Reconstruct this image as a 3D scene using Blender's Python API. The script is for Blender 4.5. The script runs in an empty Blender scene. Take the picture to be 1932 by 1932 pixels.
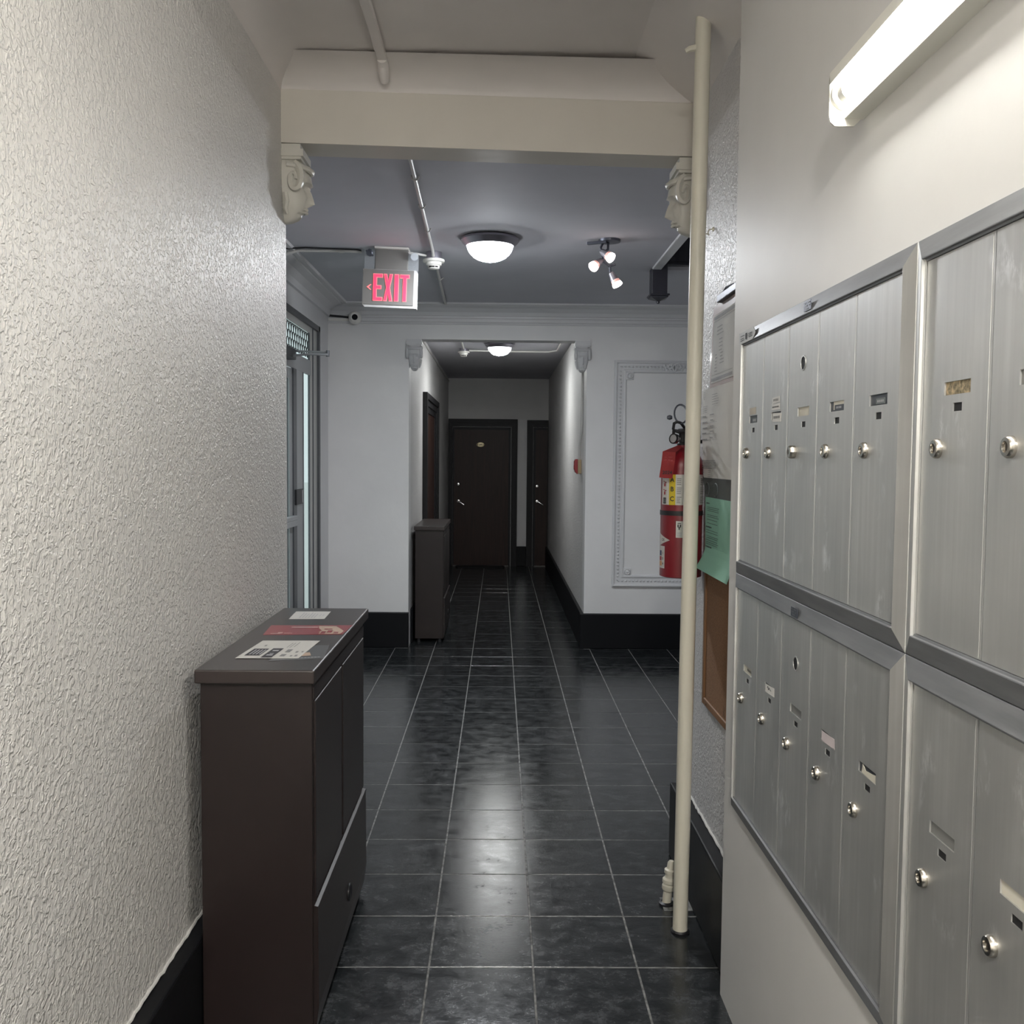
import bpy, bmesh, math, random
from mathutils import Matrix, Vector
from math import pi, sin, cos, radians

random.seed(7)
scene = bpy.context.scene
COL = scene.collection

# ------------------------------------------------------------------ camera
F_PX = 1790.0
cam_data = bpy.data.cameras.new('camera')
cam_data.sensor_fit = 'HORIZONTAL'
cam_data.sensor_width = 36.0
cam_data.lens = 36.0 * F_PX / 1932.0
cam_data.clip_start = 0.02
cam = bpy.data.objects.new('camera', cam_data)
COL.objects.link(cam)
cam.matrix_world = (Matrix.Translation((0, 0, 1.56)) @ Matrix.Rotation(-0.0138876, 4, 'Z')
                    @ Matrix.Rotation(pi / 2 - 0.0556854, 4, 'X') @ Matrix.Rotation(0.009, 4, 'Z'))
scene.camera = cam

# ------------------------------------------------------------------ world, exposure
world = bpy.data.worlds.new('world')
scene.world = world
world.use_nodes = True
bg = world.node_tree.nodes['Background']
bg.inputs['Color'].default_value = (0.80, 0.90, 0.93, 1)      # even overcast sky
bg.inputs['Strength'].default_value = 0.6
vs = scene.view_settings
vs.view_transform = 'Standard'
vs.look = 'None'
vs.exposure = 0.72
vs.gamma = 1.0
vs.use_curve_mapping = False
cy = scene.cycles
cy.use_denoising = True
cy.use_light_tree = False
cy.use_adaptive_sampling = True
cy.adaptive_threshold = 0.05
cy.max_bounces = 6
cy.diffuse_bounces = 4
cy.glossy_bounces = 3
cy.transmission_bounces = 3
cy.caustics_reflective = False
cy.caustics_refractive = False

TUBE_L = 62.0        # fluorescent tube radiance
DOME_L = 375.0        # lobby dome lamp
DOME2_L = 215.0       # corridor dome lamp
SPOT_L = 5.0
HALL_FILL_L = 860.0       # added fill lamp, unseen behind the viewer
TUBE_C = (1.0, 0.98, 0.93)
DOME_C = (0.93, 0.96, 1.0)

# ------------------------------------------------------------------ materials
MATS = {}
def mat(name, color, rough=0.5, metal=0.0, spec=0.5, emit=None, estr=0.0):
    m = bpy.data.materials.new(name); m.use_nodes = True
    b = m.node_tree.nodes['Principled BSDF']
    b.inputs['Base Color'].default_value = (*color, 1)
    b.inputs['Roughness'].default_value = rough
    b.inputs['Metallic'].default_value = metal
    b.inputs['Specular IOR Level'].default_value = spec
    if emit:
        b.inputs['Emission Color'].default_value = (*emit, 1)
        b.inputs['Emission Strength'].default_value = estr
    MATS[name] = m
    return m
def nodes(m):
    nt = m.node_tree
    return nt, nt.nodes['Principled BSDF']
def pos_node(nt, scale=(1, 1, 1)):
    g = nt.nodes.new('ShaderNodeNewGeometry')
    mp = nt.nodes.new('ShaderNodeMapping')
    mp.inputs['Scale'].default_value = scale
    nt.links.new(g.outputs['Position'], mp.inputs['Vector'])
    return mp.outputs['Vector']
def noise(nt, vec, scale, detail=3, rough=0.5, dist=0.0):
    n = nt.nodes.new('ShaderNodeTexNoise')
    n.inputs['Scale'].default_value = scale
    n.inputs['Detail'].default_value = detail
    n.inputs['Roughness'].default_value = rough
    n.inputs['Distortion'].default_value = dist
    nt.links.new(vec, n.inputs['Vector'])
    return n.outputs['Fac']
def ramp(nt, fac, stops):
    r = nt.nodes.new('ShaderNodeValToRGB')
    e = r.color_ramp.elements
    while len(e) < len(stops): e.new(0.5)
    for el, (p, c) in zip(e, stops):
        el.position = p; el.color = (*c, 1)
    nt.links.new(fac, r.inputs['Fac'])
    return r.outputs['Color']
def bump(nt, b, height, strength, dist):
    n = nt.nodes.new('ShaderNodeBump')
    n.inputs['Strength'].default_value = strength
    n.inputs['Distance'].default_value = dist
    nt.links.new(height, n.inputs['Height'])
    nt.links.new(n.outputs['Normal'], b.inputs['Normal'])
    return n
def math_node(nt, op, a, c=None, v=None):
    n = nt.nodes.new('ShaderNodeMath'); n.operation = op
    nt.links.new(a, n.inputs[0])
    if c is not None: nt.links.new(c, n.inputs[1])
    if v is not None: n.inputs[1].default_value = v
    return n.outputs[0]

def stucco(name, color, scale=75, strength=0.7, dist=0.004, rough=0.42):
    m = mat(name, color, rough)
    nt, b = nodes(m)
    v = pos_node(nt)
    n1 = noise(nt, v, scale, 2, 0.55, 0.6)
    n2 = noise(nt, v, scale * 2.3, 2, 0.5, 0.3)
    r1 = ramp(nt, n1, [(0.44, (0, 0, 0)), (0.60, (1, 1, 1))])
    s = math_node(nt, 'ADD', r1, math_node(nt, 'MULTIPLY', n2, v=0.5))
    bump(nt, b, s, strength, dist)
    big = noise(nt, v, 1.3, 3, 0.6)
    c = ramp(nt, big, [(0.3, tuple(x * 0.95 for x in color)), (0.7, tuple(min(1, x * 1.03) for x in color))])
    nt.links.new(c, b.inputs['Base Color'])
    return m
def plaster(name, color, rough=0.5, strength=0.25):
    m = mat(name, color, rough)
    nt, b = nodes(m)
    v = pos_node(nt)
    n1 = noise(nt, v, 14, 4, 0.55)
    bump(nt, b, n1, strength, 0.006)
    big = noise(nt, v, 2.1, 3, 0.6)
    c = ramp(nt, big, [(0.3, tuple(x * 0.95 for x in color)), (0.7, tuple(min(1, x * 1.03) for x in color))])
    nt.links.new(c, b.inputs['Base Color'])
    return m

stucco('stucco_paint', (0.66, 0.64, 0.612))
stucco('stucco_lobby', (0.64, 0.63, 0.625), scale=70, strength=0.55)
plaster('wall_paint', (0.67, 0.66, 0.635), 0.5, 0.12)
plaster('pier_paint', (0.74, 0.735, 0.735), 0.5, 0.3)
plaster('ceiling_paint', (0.74, 0.70, 0.67), 0.5, 0.2)
plaster('lobby_ceiling_paint', (0.56, 0.56, 0.60), 0.75, 0.2)
MATS['lobby_ceiling_paint'].node_tree.nodes['Principled BSDF'].inputs['Specular IOR Level'].default_value = 0.07
plaster('beam_paint', (0.68, 0.64, 0.575), 0.5, 0.12)
plaster('trim_paint', (0.64, 0.64, 0.65), 0.4, 0.1)
mat('corbel_paint', (0.62, 0.60, 0.54), 0.42)
mat('pipe_paint', (0.66, 0.63, 0.53), 0.4)
mat('conduit_paint', (0.60, 0.59, 0.57), 0.45)
plaster('base_black', (0.006, 0.0065, 0.008), 0.45, 0.1)
MATS['base_black'].node_tree.nodes['Principled BSDF'].inputs['Specular IOR Level'].default_value = 0.18

m = mat('tile_slate', (0.03, 0.033, 0.037), 0.3, 0.0, 0.48)
nt, b = nodes(m)
v = pos_node(nt, (1, 1.25, 1))
n1 = noise(nt, v, 11, 6, 0.78, 0.15)
n2 = noise(nt, v, 95, 4, 0.65)
n3 = noise(nt, v, 30, 3, 0.5)
mix = math_node(nt, 'ADD', math_node(nt, 'MULTIPLY', n1, v=0.8), math_node(nt, 'MULTIPLY', n2, v=0.2))
oi = nt.nodes.new('ShaderNodeObjectInfo')
rnd = math_node(nt, 'MULTIPLY', oi.outputs['Random'], v=0.05)
mix2 = math_node(nt, 'ADD', mix, rnd)
c = ramp(nt, mix2, [(0.36, (0.0035, 0.0042, 0.005)), (0.48, (0.0115, 0.0135, 0.015)), (0.56, (0.024, 0.0265, 0.0285)), (0.66, (0.045, 0.048, 0.051))])
nt.links.new(c, b.inputs['Base Color'])
rr = nt.nodes.new('ShaderNodeMapRange')
rr.inputs['From Min'].default_value = 0.3; rr.inputs['From Max'].default_value = 0.7
rr.inputs['To Min'].default_value = 0.12; rr.inputs['To Max'].default_value = 0.27
nt.links.new(n1, rr.inputs['Value']); nt.links.new(rr.outputs[0], b.inputs['Roughness'])
bump(nt, b, n2, 0.3, 0.0015)
m = mat('grout', (0.13, 0.13, 0.125), 0.8)
nt, b = nodes(m)
c = ramp(nt, noise(nt, pos_node(nt), 40, 3), [(0.35, (0.09, 0.09, 0.087)), (0.65, (0.25, 0.25, 0.24))])
nt.links.new(c, b.inputs['Base Color'])

m = mat('aluminium', (0.5, 0.5, 0.48), 0.46, 0.85)
nt, b = nodes(m)
v = pos_node(nt, (1, 38, 0.8))
st = noise(nt, v, 1.6, 4, 0.6)
v2 = pos_node(nt, (1, 6, 2.2))
bl = noise(nt, v2, 1.7, 5, 0.65)
s = math_node(nt, 'ADD', math_node(nt, 'MULTIPLY', st, v=0.5), math_node(nt, 'MULTIPLY', bl, v=0.5))
c = ramp(nt, s, [(0.30, (0.56, 0.56, 0.545)), (0.52, (0.62, 0.62, 0.60)), (0.63, (0.67, 0.67, 0.65)), (0.71, (0.80, 0.80, 0.78))])
sc1 = noise(nt, pos_node(nt, (1, 5, 3)), 1.9, 2, 0.5)
sc2 = noise(nt, pos_node(nt, (1, 1.5, 0.6)), 38, 4, 0.7)
scm = math_node(nt, 'MULTIPLY', ramp(nt, sc1, [(0.62, (0, 0, 0)), (0.70, (1, 1, 1))]), ramp(nt, sc2, [(0.46, (0, 0, 0)), (0.60, (1, 1, 1))]))
mxc = nt.nodes.new('ShaderNodeMix'); mxc.data_type = 'RGBA'
nt.links.new(scm, mxc.inputs['Factor']); nt.links.new(c, mxc.inputs['A']); mxc.inputs['B'].default_value = (0.86, 0.86, 0.85, 1)
nt.links.new(mxc.outputs['Result'], b.inputs['Base Color'])
r2 = nt.nodes.new('ShaderNodeMapRange'); r2.inputs['To Min'].default_value = 0.38; r2.inputs['To Max'].default_value = 0.58
nt.links.new(bl, r2.inputs['Value']); nt.links.new(r2.outputs[0], b.inputs['Roughness'])
bump(nt, b, st, 0.03, 0.002)
m = mat('aluminium_shaded', (0.40, 0.41, 0.42), 0.48, 0.5)  # same metal as the doors; the rails' darker reflection is put into the colour
nt, b = nodes(m)
c = ramp(nt, noise(nt, pos_node(nt, (1, 3, 30)), 2, 4), [(0.3, (0.20, 0.205, 0.215)), (0.7, (0.27, 0.275, 0.285))])
nt.links.new(c, b.inputs['Base Color'])
mat('lock_nickel', (0.50, 0.47, 0.42), 0.25, 1.0)
mat('lock_dark', (0.10, 0.085, 0.07), 0.4, 0.6)
mat('black_hole', (0.008, 0.008, 0.009), 0.7)
mat('card_cream', (0.62, 0.59, 0.50), 0.7)
mat('card_white', (0.72, 0.71, 0.68), 0.7)
mat('card_pink', (0.62, 0.55, 0.56), 0.7)
mat('card_black', (0.03, 0.035, 0.045), 0.4)
mat('card_grey', (0.20, 0.20, 0.19), 0.5)
m = mat('card_stained', (0.42, 0.34, 0.22), 0.8)
nt, b = nodes(m)
c = ramp(nt, noise(nt, pos_node(nt), 130, 4, 0.6), [(0.35, (0.12, 0.10, 0.06)), (0.5, (0.30, 0.25, 0.16)), (0.65, (0.58, 0.44, 0.27))])
nt.links.new(c, b.inputs['Base Color'])
mat('glue_residue', (0.55, 0.50, 0.42), 0.8)
mat('ink', (0.03, 0.03, 0.035), 0.7)
mat('ink_grey', (0.25, 0.25, 0.25), 0.7)
mat('ink_pale', (0.45, 0.45, 0.47), 0.7)

m = mat('brown_metal', (0.045, 0.030, 0.027), 0.42)
nt, b = nodes(m)
c = ramp(nt, noise(nt, pos_node(nt), 5, 4, 0.6), [(0.3, (0.013, 0.0075, 0.0071)), (0.7, (0.017, 0.0102, 0.0095))])
nt.links.new(c, b.inputs['Base Color'])
bump(nt, b, noise(nt, pos_node(nt), 420, 2), 0.12, 0.001)
mat('brown_metal_top', (0.036, 0.027, 0.025), 0.34)

m = mat('dark_wood', (0.022, 0.012, 0.010), 0.45, 0.0, 0.3)
nt, b = nodes(m)
w = noise(nt, pos_node(nt, (18, 18, 1.2)), 2.0, 5, 0.6, 0.8)
c = ramp(nt, w, [(0.3, (0.017, 0.008, 0.0065)), (0.7, (0.040, 0.017, 0.012))])
nt.links.new(c, b.inputs['Base Color'])
m = mat('dark_frame', (0.009, 0.0085, 0.010), 0.5, 0.0, 0.3)
mat('newel_wood', (0.030, 0.030, 0.040), 0.4)
mat('tube_glass', (0.9, 0.9, 0.88), 0.3, emit=TUBE_C, estr=TUBE_L)
mat('fixture_enamel', (0.80, 0.79, 0.72), 0.35)
mat('dome_glass', (0.9, 0.9, 0.9), 0.3, emit=DOME_C, estr=DOME_L)
mat('hall_fill_glass', (0.9, 0.9, 0.9), 0.3, emit=TUBE_C, estr=HALL_FILL_L)
mat('dome2_glass', (0.9, 0.9, 0.9), 0.3, emit=(0.95, 0.97, 0.95), estr=DOME2_L)
mat('bowl_rim_glass', (0.9, 0.9, 0.9), 0.3, emit=DOME_C, estr=5.0)
mat('spot_glass', (0.8, 0.6, 0.55), 0.3, emit=(1.0, 0.86, 0.82), estr=SPOT_L)
mat('spot_band', (0.75, 0.42, 0.38), 0.3, emit=(1.0, 0.52, 0.45), estr=0.30)
mat('spot_frost', (0.17, 0.165, 0.19), 0.4)
mat('brushed_pewter', (0.30, 0.29, 0.33), 0.35, 0.8)
mat('gunmetal', (0.12, 0.13, 0.16), 0.4, 0.7)
mat('white_plastic', (0.76, 0.75, 0.71), 0.4)
mat('sign_plastic', (0.18, 0.175, 0.168), 0.45)
mat('sign_edge', (0.5, 0.5, 0.5), 0.4)
mat('exit_red', (0.8, 0.05, 0.1), 0.4, emit=(1.0, 0.028, 0.10), estr=0.75)
mat('exit_rim', (0.8, 0.2, 0.2), 0.4, emit=(1.0, 0.16, 0.17), estr=0.6)
mat('ext_red', (0.21, 0.010, 0.018), 0.28)
mat('tag_red', (0.42, 0.05, 0.052), 0.7)
mat('label_white', (0.62, 0.61, 0.58), 0.5)
mat('label_yellow', (0.68, 0.52, 0.03), 0.5)
mat('label_red', (0.35, 0.02, 0.03), 0.5)
mat('label_blue', (0.03, 0.04, 0.12), 0.5)
mat('label_orange', (0.62, 0.32, 0.14), 0.5)
mat('silver_label', (0.42, 0.42, 0.40), 0.4, 0.3)
mat('black_rubber', (0.012, 0.012, 0.014), 0.45)
mat('chrome', (0.65, 0.65, 0.66), 0.2, 1.0)
mat('paper_white', (0.62, 0.61, 0.58), 0.75)
mat('paper_green', (0.27, 0.52, 0.40), 0.8)
mat('flyer_dark', (0.028, 0.035, 0.038), 0.4)
mat('flyer_grey', (0.13, 0.15, 0.15), 0.4)
m = mat('cork', (0.24, 0.125, 0.06), 0.85)
nt, b = nodes(m)
c = ramp(nt, noise(nt, pos_node(nt), 160, 4, 0.7), [(0.35, (0.19, 0.095, 0.042)), (0.65, (0.29, 0.155, 0.078))])
nt.links.new(c, b.inputs['Base Color'])
mat('oak_frame', (0.23, 0.115, 0.05), 0.5)
mat('sleeve_brown', (0.26, 0.14, 0.11), 0.35)
m = mat('clear_plastic', (0.8, 0.85, 0.9), 0.1)
m.node_tree.nodes['Principled BSDF'].inputs['Alpha'].default_value = 0.16
m = mat('crystal', (0.7, 0.75, 0.8), 0.05)
m.node_tree.nodes['Principled BSDF'].inputs['Alpha'].default_value = 0.4
mat('postcard_red', (0.30, 0.035, 0.045), 0.3)
mat('postcard_tan', (0.55, 0.40, 0.30), 0.4)
mat('postcard_pink', (0.62, 0.40, 0.38), 0.4)
mat('leaflet_grey', (0.10, 0.10, 0.105), 0.3)
mat('door_alu', (0.34, 0.35, 0.36), 0.4, 0.5)
mat('door_alu_pale', (0.52, 0.52, 0.50), 0.4, 0.3)
mat('door_alu_dark', (0.10, 0.105, 0.115), 0.4, 0.5)
mat('lead', (0.05, 0.055, 0.055), 0.6)
mat('brass_plate', (0.70, 0.60, 0.36), 0.35, 0.3)
mat('pull_red', (0.32, 0.025, 0.03), 0.35)
mat('pull_tan', (0.40, 0.30, 0.17), 0.5)
mat('mat_rubber', (0.012, 0.011, 0.011), 0.8)
mat('threshold', (0.10, 0.095, 0.09), 0.4, 0.6)
mat('concrete', (0.75, 0.75, 0.73), 0.9)
mat('lens', (0.006, 0.006, 0.008), 0.08)
m = bpy.data.materials.new('pane_glass'); m.use_nodes = True; MATS['pane_glass'] = m
nt = m.node_tree; nt.nodes.clear()
o_ = nt.nodes.new('ShaderNodeOutputMaterial'); mx = nt.nodes.new('ShaderNodeMixShader')
tr = nt.nodes.new('ShaderNodeBsdfTransparent'); gl = nt.nodes.new('ShaderNodeBsdfGlossy')
tr.inputs['Color'].default_value = (0.93, 0.97, 0.96, 1); gl.inputs['Roughness'].default_value = 0.03
mx.inputs['Fac'].default_value = 0.06
nt.links.new(tr.outputs[0], mx.inputs[1]); nt.links.new(gl.outputs[0], mx.inputs[2]); nt.links.new(mx.outputs[0], o_.inputs['Surface'])

# faint emitters need no direct light sampling
for n_ in ('exit_red', 'exit_rim', 'spot_band', 'bowl_rim_glass'): MATS[n_].cycles.emission_sampling = 'NONE'

# ------------------------------------------------------------------ mesh helpers
def B(): return bmesh.new()
def box(bm, x0, x1, y0, y1, z0, z1, bev=0.0):
    vs_ = [bm.verts.new((x, y, z)) for x in (x0, x1) for y in (y0, y1) for z in (z0, z1)]
    idx = [(0, 1, 3, 2), (4, 6, 7, 5), (0, 4, 5, 1), (2, 3, 7, 6), (0, 2, 6, 4), (1, 5, 7, 3)]
    fs = [bm.faces.new([vs_[i] for i in f]) for f in idx]
    if bev > 0:
        es = list({e for f in fs for e in f.edges})
        bmesh.ops.bevel(bm, geom=es, offset=bev, segments=2, profile=0.5, affect='EDGES')
    return bm
def prism(bm, poly, d0, d1, axis='Y'):
    """poly: list of 2D points; extruded along axis between d0 and d1."""
    def P(p, d):
        if axis == 'Y': return (p[0], d, p[1])
        if axis == 'X': return (d, p[0], p[1])
        return (p[0], p[1], d)
    a = [bm.verts.new(P(p, d0)) for p in poly]
    c_ = [bm.verts.new(P(p, d1)) for p in poly]
    n = len(poly)
    bm.faces.new(a); bm.faces.new(c_[::-1])
    for i in range(n):
        bm.faces.new([a[i], c_[i], c_[(i + 1) % n], a[(i + 1) % n]])
    return bm
def tube(bm, pts, r, seg=10, cap=True):
    pts = [Vector(p) for p in pts]
    rr_ = r if isinstance(r, (list, tuple)) else [r] * len(pts)
    rings = []
    up = None
    for i, p in enumerate(pts):
        if i == 0: d = pts[1] - pts[0]
        elif i == len(pts) - 1: d = pts[-1] - pts[-2]
        else: d = (pts[i + 1] - p).normalized() + (p - pts[i - 1]).normalized()
        d.normalize()
        if up is None:
            up = Vector((0, 0, 1)) if abs(d.z) < 0.9 else Vector((1, 0, 0))
        u = d.cross(up)
        if u.length < 1e-5: u = d.cross(Vector((0, 1, 0)))
        u.normalize(); w_ = u.cross(d).normalized(); up = w_
        rings.append([bm.verts.new(p + (u * cos(2 * pi * k / seg) + w_ * sin(2 * pi * k / seg)) * rr_[i]) for k in range(seg)])
    for a, c_ in zip(rings, rings[1:]):
        for k in range(seg):
            bm.faces.new([a[k], a[(k + 1) % seg], c_[(k + 1) % seg], c_[k]])
    if cap:
        bm.faces.new(rings[0][::-1]); bm.faces.new(rings[-1])
    return bm
def lathe(bm, prof, seg=32, M=None):
    """prof: (radius, height) pairs about local Z; M places it."""
    M = M or Matrix()
    rings = []
    for (r, h) in prof:
        if r < 1e-6: rings.append([bm.verts.new(M @ Vector((0, 0, h)))])
        else: rings.append([bm.verts.new(M @ Vector((r * cos(2 * pi * k / seg), r * sin(2 * pi * k / seg), h))) for k in range(seg)])
    for a, c_ in zip(rings, rings[1:]):
        for k in range(seg):
            k2 = (k + 1) % seg
            if len(a) == 1 and len(c_) == 1: continue
            if len(a) == 1: bm.faces.new([a[0], c_[k2], c_[k]])
            elif len(c_) == 1: bm.faces.new([a[k], a[k2], c_[0]])
            else: bm.faces.new([a[k], a[k2], c_[k2], c_[k]])
    return bm
def quad(bm, a, b_, c_, d):
    return bm.faces.new([bm.verts.new(p) for p in (a, b_, c_, d)])
def aim(loc, d):
    """Matrix with local +Z along d at loc."""
    q = Vector(d).normalized().to_track_quat('Z', 'Y')
    return Matrix.Translation(loc) @ q.to_matrix().to_4x4()

def obj(name, bm, material, parent=None, smooth=False, recalc=True):
    if recalc: bmesh.ops.recalc_face_normals(bm, faces=bm.faces)
    me = bpy.data.meshes.new(name)
    bm.to_mesh(me); bm.free()
    me.materials.append(MATS[material])
    if smooth:
        for p in me.polygons: p.use_smooth = True
        try: me.set_sharp_from_angle(angle=radians(38))
        except Exception: pass
    o = bpy.data.objects.new(name, me)
    COL.objects.link(o)
    if parent is not None: set_parent(o, parent)
    return o
def wmat(o):
    return (wmat(o.parent) @ o.matrix_parent_inverse @ o.matrix_basis) if o.parent else o.matrix_basis.copy()
def set_parent(o, parent):
    o.parent = parent
    o.matrix_parent_inverse = wmat(parent).inverted()
def thing(name, label, cat, loc=(0, 0, 0), group=None):
    o = bpy.data.objects.new(name, None)
    o.empty_display_size = 0.1
    o.location = loc
    COL.objects.link(o)
    return tag(o, label, cat, group)
def tag(o, label, cat, group=None):
    o['label'] = label; o['category'] = cat
    if group: o['group'] = group
    return o
STRUCT_LABELS = {}
def struct(name, bm, material, label=None, smooth=False):
    o = obj(name, bm, material, None, smooth)
    o['kind'] = 'structure'
    if label: o['label'] = label
    return o
def text_bm(s, size, bold=0.0):
    cu = bpy.data.curves.new('lettering', 'FONT')
    cu.body = s; cu.size = size; cu.align_x = 'CENTER'; cu.align_y = 'CENTER'; cu.resolution_u = 3; cu.offset = bold
    t = bpy.data.objects.new('lettering', cu)
    COL.objects.link(t)
    dg = bpy.context.evaluated_depsgraph_get()
    me = bpy.data.meshes.new_from_object(t.evaluated_get(dg))
    bm = bmesh.new(); bm.from_mesh(me)
    bpy.data.objects.remove(t); bpy.data.meshes.remove(me); bpy.data.curves.remove(cu)
    return bm
def text_obj(s, size, M, material, parent, name='lettering', sx=1.0):
    bm = text_bm(s, size, size * 0.022)
    bmesh.ops.transform(bm, matrix=M @ Matrix.Diagonal((sx, 1, 1, 1)), verts=bm.verts)
    return obj(name, bm, material, parent, recalc=False)
def frame_m(o, u, w_):
    """Matrix: local x along u, local y along w_, local z = u x w_."""
    u = Vector(u).normalized(); w_ = Vector(w_).normalized(); n = u.cross(w_)
    return Matrix(((u.x, w_.x, n.x, o[0]), (u.y, w_.y, n.y, o[1]), (u.z, w_.z, n.z, o[2]), (0, 0, 0, 1)))
def rects(M, rs, lift=0.0006):
    """flat printed marks: list of (x0,x1,y0,y1) in the local plane."""
    bm = B()
    for (a, b_, c_, d) in rs:
        quad(bm, *[M @ Vector(p) for p in ((a, c_, lift), (b_, c_, lift), (b_, d, lift), (a, d, lift))])
    return bm
def para(x0, x1, ytop, n, pitch, h=0.0016, rag=0.3):
    out = []
    for i in range(n):
        y = ytop - i * pitch
        x = x0
        end = x1 - random.random() * rag * (x1 - x0)
        while x < end:
            w_ = random.uniform(0.006, 0.018)
            out.append((x, min(x + w_, end), y - h, y)); x += w_ + 0.0025
    return out

# ------------------------------------------------------------------ setting: shell
XL, XR, XBOX = -0.82, 0.735, 0.66           # hall: left wall, right wall, mailbox wall face
YEND, YBEAM0, YBEAM1 = 3.68, 3.61, 3.76
YFAR, YFAR2, YCORR = 7.80, 7.97, 13.80
XLOB, XLOB2 = -1.40, 2.40
CXL, CXR = -0.742, 0.71
ZH, ZL, ZC = 3.0, 2.80, 2.72

wall_left = struct('wall_left', box(B(), -1.55, XL, -2.5, YEND, 0, 3.2), 'stucco_paint', 'cream textured stucco wall along the left of the hall')
wall_right = struct('wall_right', box(B(), XR, 2.55, -2.5, YEND, 0, 3.2), 'stucco_lobby', 'textured off-white wall stub behind the riser pipe')
wall_mail = struct('wall_mailbox', box(B(), XBOX, XR, -2.5, 2.69, 0, 3.2), 'wall_paint', 'smooth cream wall carrying the mailboxes')
struct('wall_back', box(B(), -1.55, 2.55, -2.65, -2.5, 0, 3.2), 'wall_paint')

# far wall of the lobby with its corridor opening
bm = B()
box(bm, -1.44, CXL, YFAR, YFAR2, 0, 3.0); box(bm, CXR, 2.55, YFAR, YFAR2, 0, 3.0); box(bm, CXL, CXR, YFAR, YFAR2, 2.528, 3.0)
wall_far = struct('wall_far', bm, 'pier_paint', 'pale plaster end wall of the lobby around the corridor opening')
# lobby left wall round the entrance (opening y 5.0..7.43, z 0..2.565)
bm = B()
box(bm, -1.44, XLOB, YEND, 5.0, 0, 3.0); box(bm, -1.44, XLOB, 7.43, YFAR, 0, 3.0); box(bm, -1.44, XLOB, 5.0, 7.43, 2.565, 3.0)
struct('wall_lobby_left', bm, 'trim_paint', 'pale wall round the glazed street entrance')
struct('wall_lobby_right', box(B(), XLOB2, 2.55, YEND, YFAR, 0, 4.3), 'pier_paint')
# corridor
struct('wall_corridor_left', box(B(), -0.95, CXL, YFAR2, YCORR, 0, 3.0), 'stucco_lobby', 'left wall of the far corridor')
struct('wall_corridor_right', box(B(), CXR, 0.95, YFAR2, YCORR, 0, 3.0), 'stucco_lobby', 'right wall of the far corridor')
struct('wall_corridor_end', box(B(), -0.95, 0.95, YCORR, YCORR + 0.15, 0, 3.0), 'pier_paint', 'end wall of the far corridor')
struct('ceiling_corridor', box(B(), -0.95, 0.95, YFAR2, YCORR, ZC, 2.9), 'lobby_ceiling_paint', 'ceiling of the far corridor')

# hall ceiling with coved edges
bm = B()
box(bm, XL, XR, -2.5, YBEAM0, ZH, ZH + 0.15)
def cove(bm, a0, a1, drop, out, fn, n=10):
    ring = []
    for i in range(n + 1):
        t = i / n * pi / 2
        o_, d_ = out * (1 - cos(t)), -drop * (1 - sin(t))
        ring.append((fn(a0, o_, d_), fn(a1, o_, d_)))
    vr = [(bm.verts.new(p), bm.verts.new(q)) for p, q in ring]
    for (p, q), (r_, s_) in zip(vr, vr[1:]): bm.faces.new([p, q, s_, r_])
cove(bm, -2.5, YBEAM0, 0.085, 0.12, lambda y, o, d: (XL + o, y, ZH + d))
rc = [(XR, 2.872), (XR - 0.03, 2.895), (XR - 0.07, 2.920), (XR - 0.105, 2.939), (XR - 0.15, 2.962), (XR - 0.20, 2.983), (XR - 0.26, ZH)]
vr = [(bm.verts.new((x, -2.5, z)), bm.verts.new((x, YBEAM0, z))) for x, z in rc]
for (p, q), (r_, s_) in zip(vr, vr[1:]): bm.faces.new([p, q, s_, r_])
cove(bm, XL, XR, 0.085, 0.17, lambda x, o, d: (x, YBEAM0 - o, ZH + d - 0.004 - 0.018 * (x - XL) / 1.55))
hall_ceiling = struct('ceiling_hall', bm, 'ceiling_paint', 'grey-cream coved ceiling above the mailboxes', smooth=True)

# beam across the opening (slightly out of level, as built)
bm = B()
def beamx(x): return 2.727 - 0.0205 * (x - XL)
pts = []
for x in (XL, XR):
    z = beamx(x)
    pts.append([(x, YBEAM0, z + 0.197), (x, YBEAM0 - 0.004, z + 0.194), (x, YBEAM0 - 0.004, z), (x, YBEAM1, z), (x, YBEAM1, 3.1), (x, YBEAM0, 3.1)])
va = [bm.verts.new(p) for p in pts[0]]; vb = [bm.verts.new(p) for p in pts[1]]
for i in range(6): bm.faces.new([va[i], va[(i + 1) % 6], vb[(i + 1) % 6], vb[i]])
bm.faces.new(va); bm.faces.new(vb[::-1])
o = struct('trim_1', bm, 'beam_paint', 'cream boxed beam crossing the hall above the opening')

# lobby ceiling with the stairwell opening
bm = B()
box(bm, -1.44, 1.03, YEND, YFAR, ZL, ZL + 0.15); box(bm, 1.03, XLOB2, 6.25, YFAR, ZL, ZL + 0.15)
struct('ceiling_lobby', bm, 'lobby_ceiling_paint', 'bluish grey ceiling of the lobby')
bm = B()
box(bm, 1.07, XLOB2, YEND - 0.15, YEND, 2.95, 4.3); box(bm, 1.07, XLOB2, 6.36, 6.5, 2.95, 4.3)
box(bm, 0.91, 1.03, YEND, 6.36, 2.95, 4.3); box(bm, 0.95, 2.55, YEND, 6.5, 4.3, 4.4)
struct('wall_stairwell', bm, 'pier_paint', 'upper walls of the stairwell')
# white trim along the stairwell edge
struct('trim_2', box(B(), 0.975, 1.033, YEND, 6.17, ZL - 0.014, ZL + 0.001, 0.004), 'trim_paint', 'white trim board along the stairwell edge')

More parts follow.
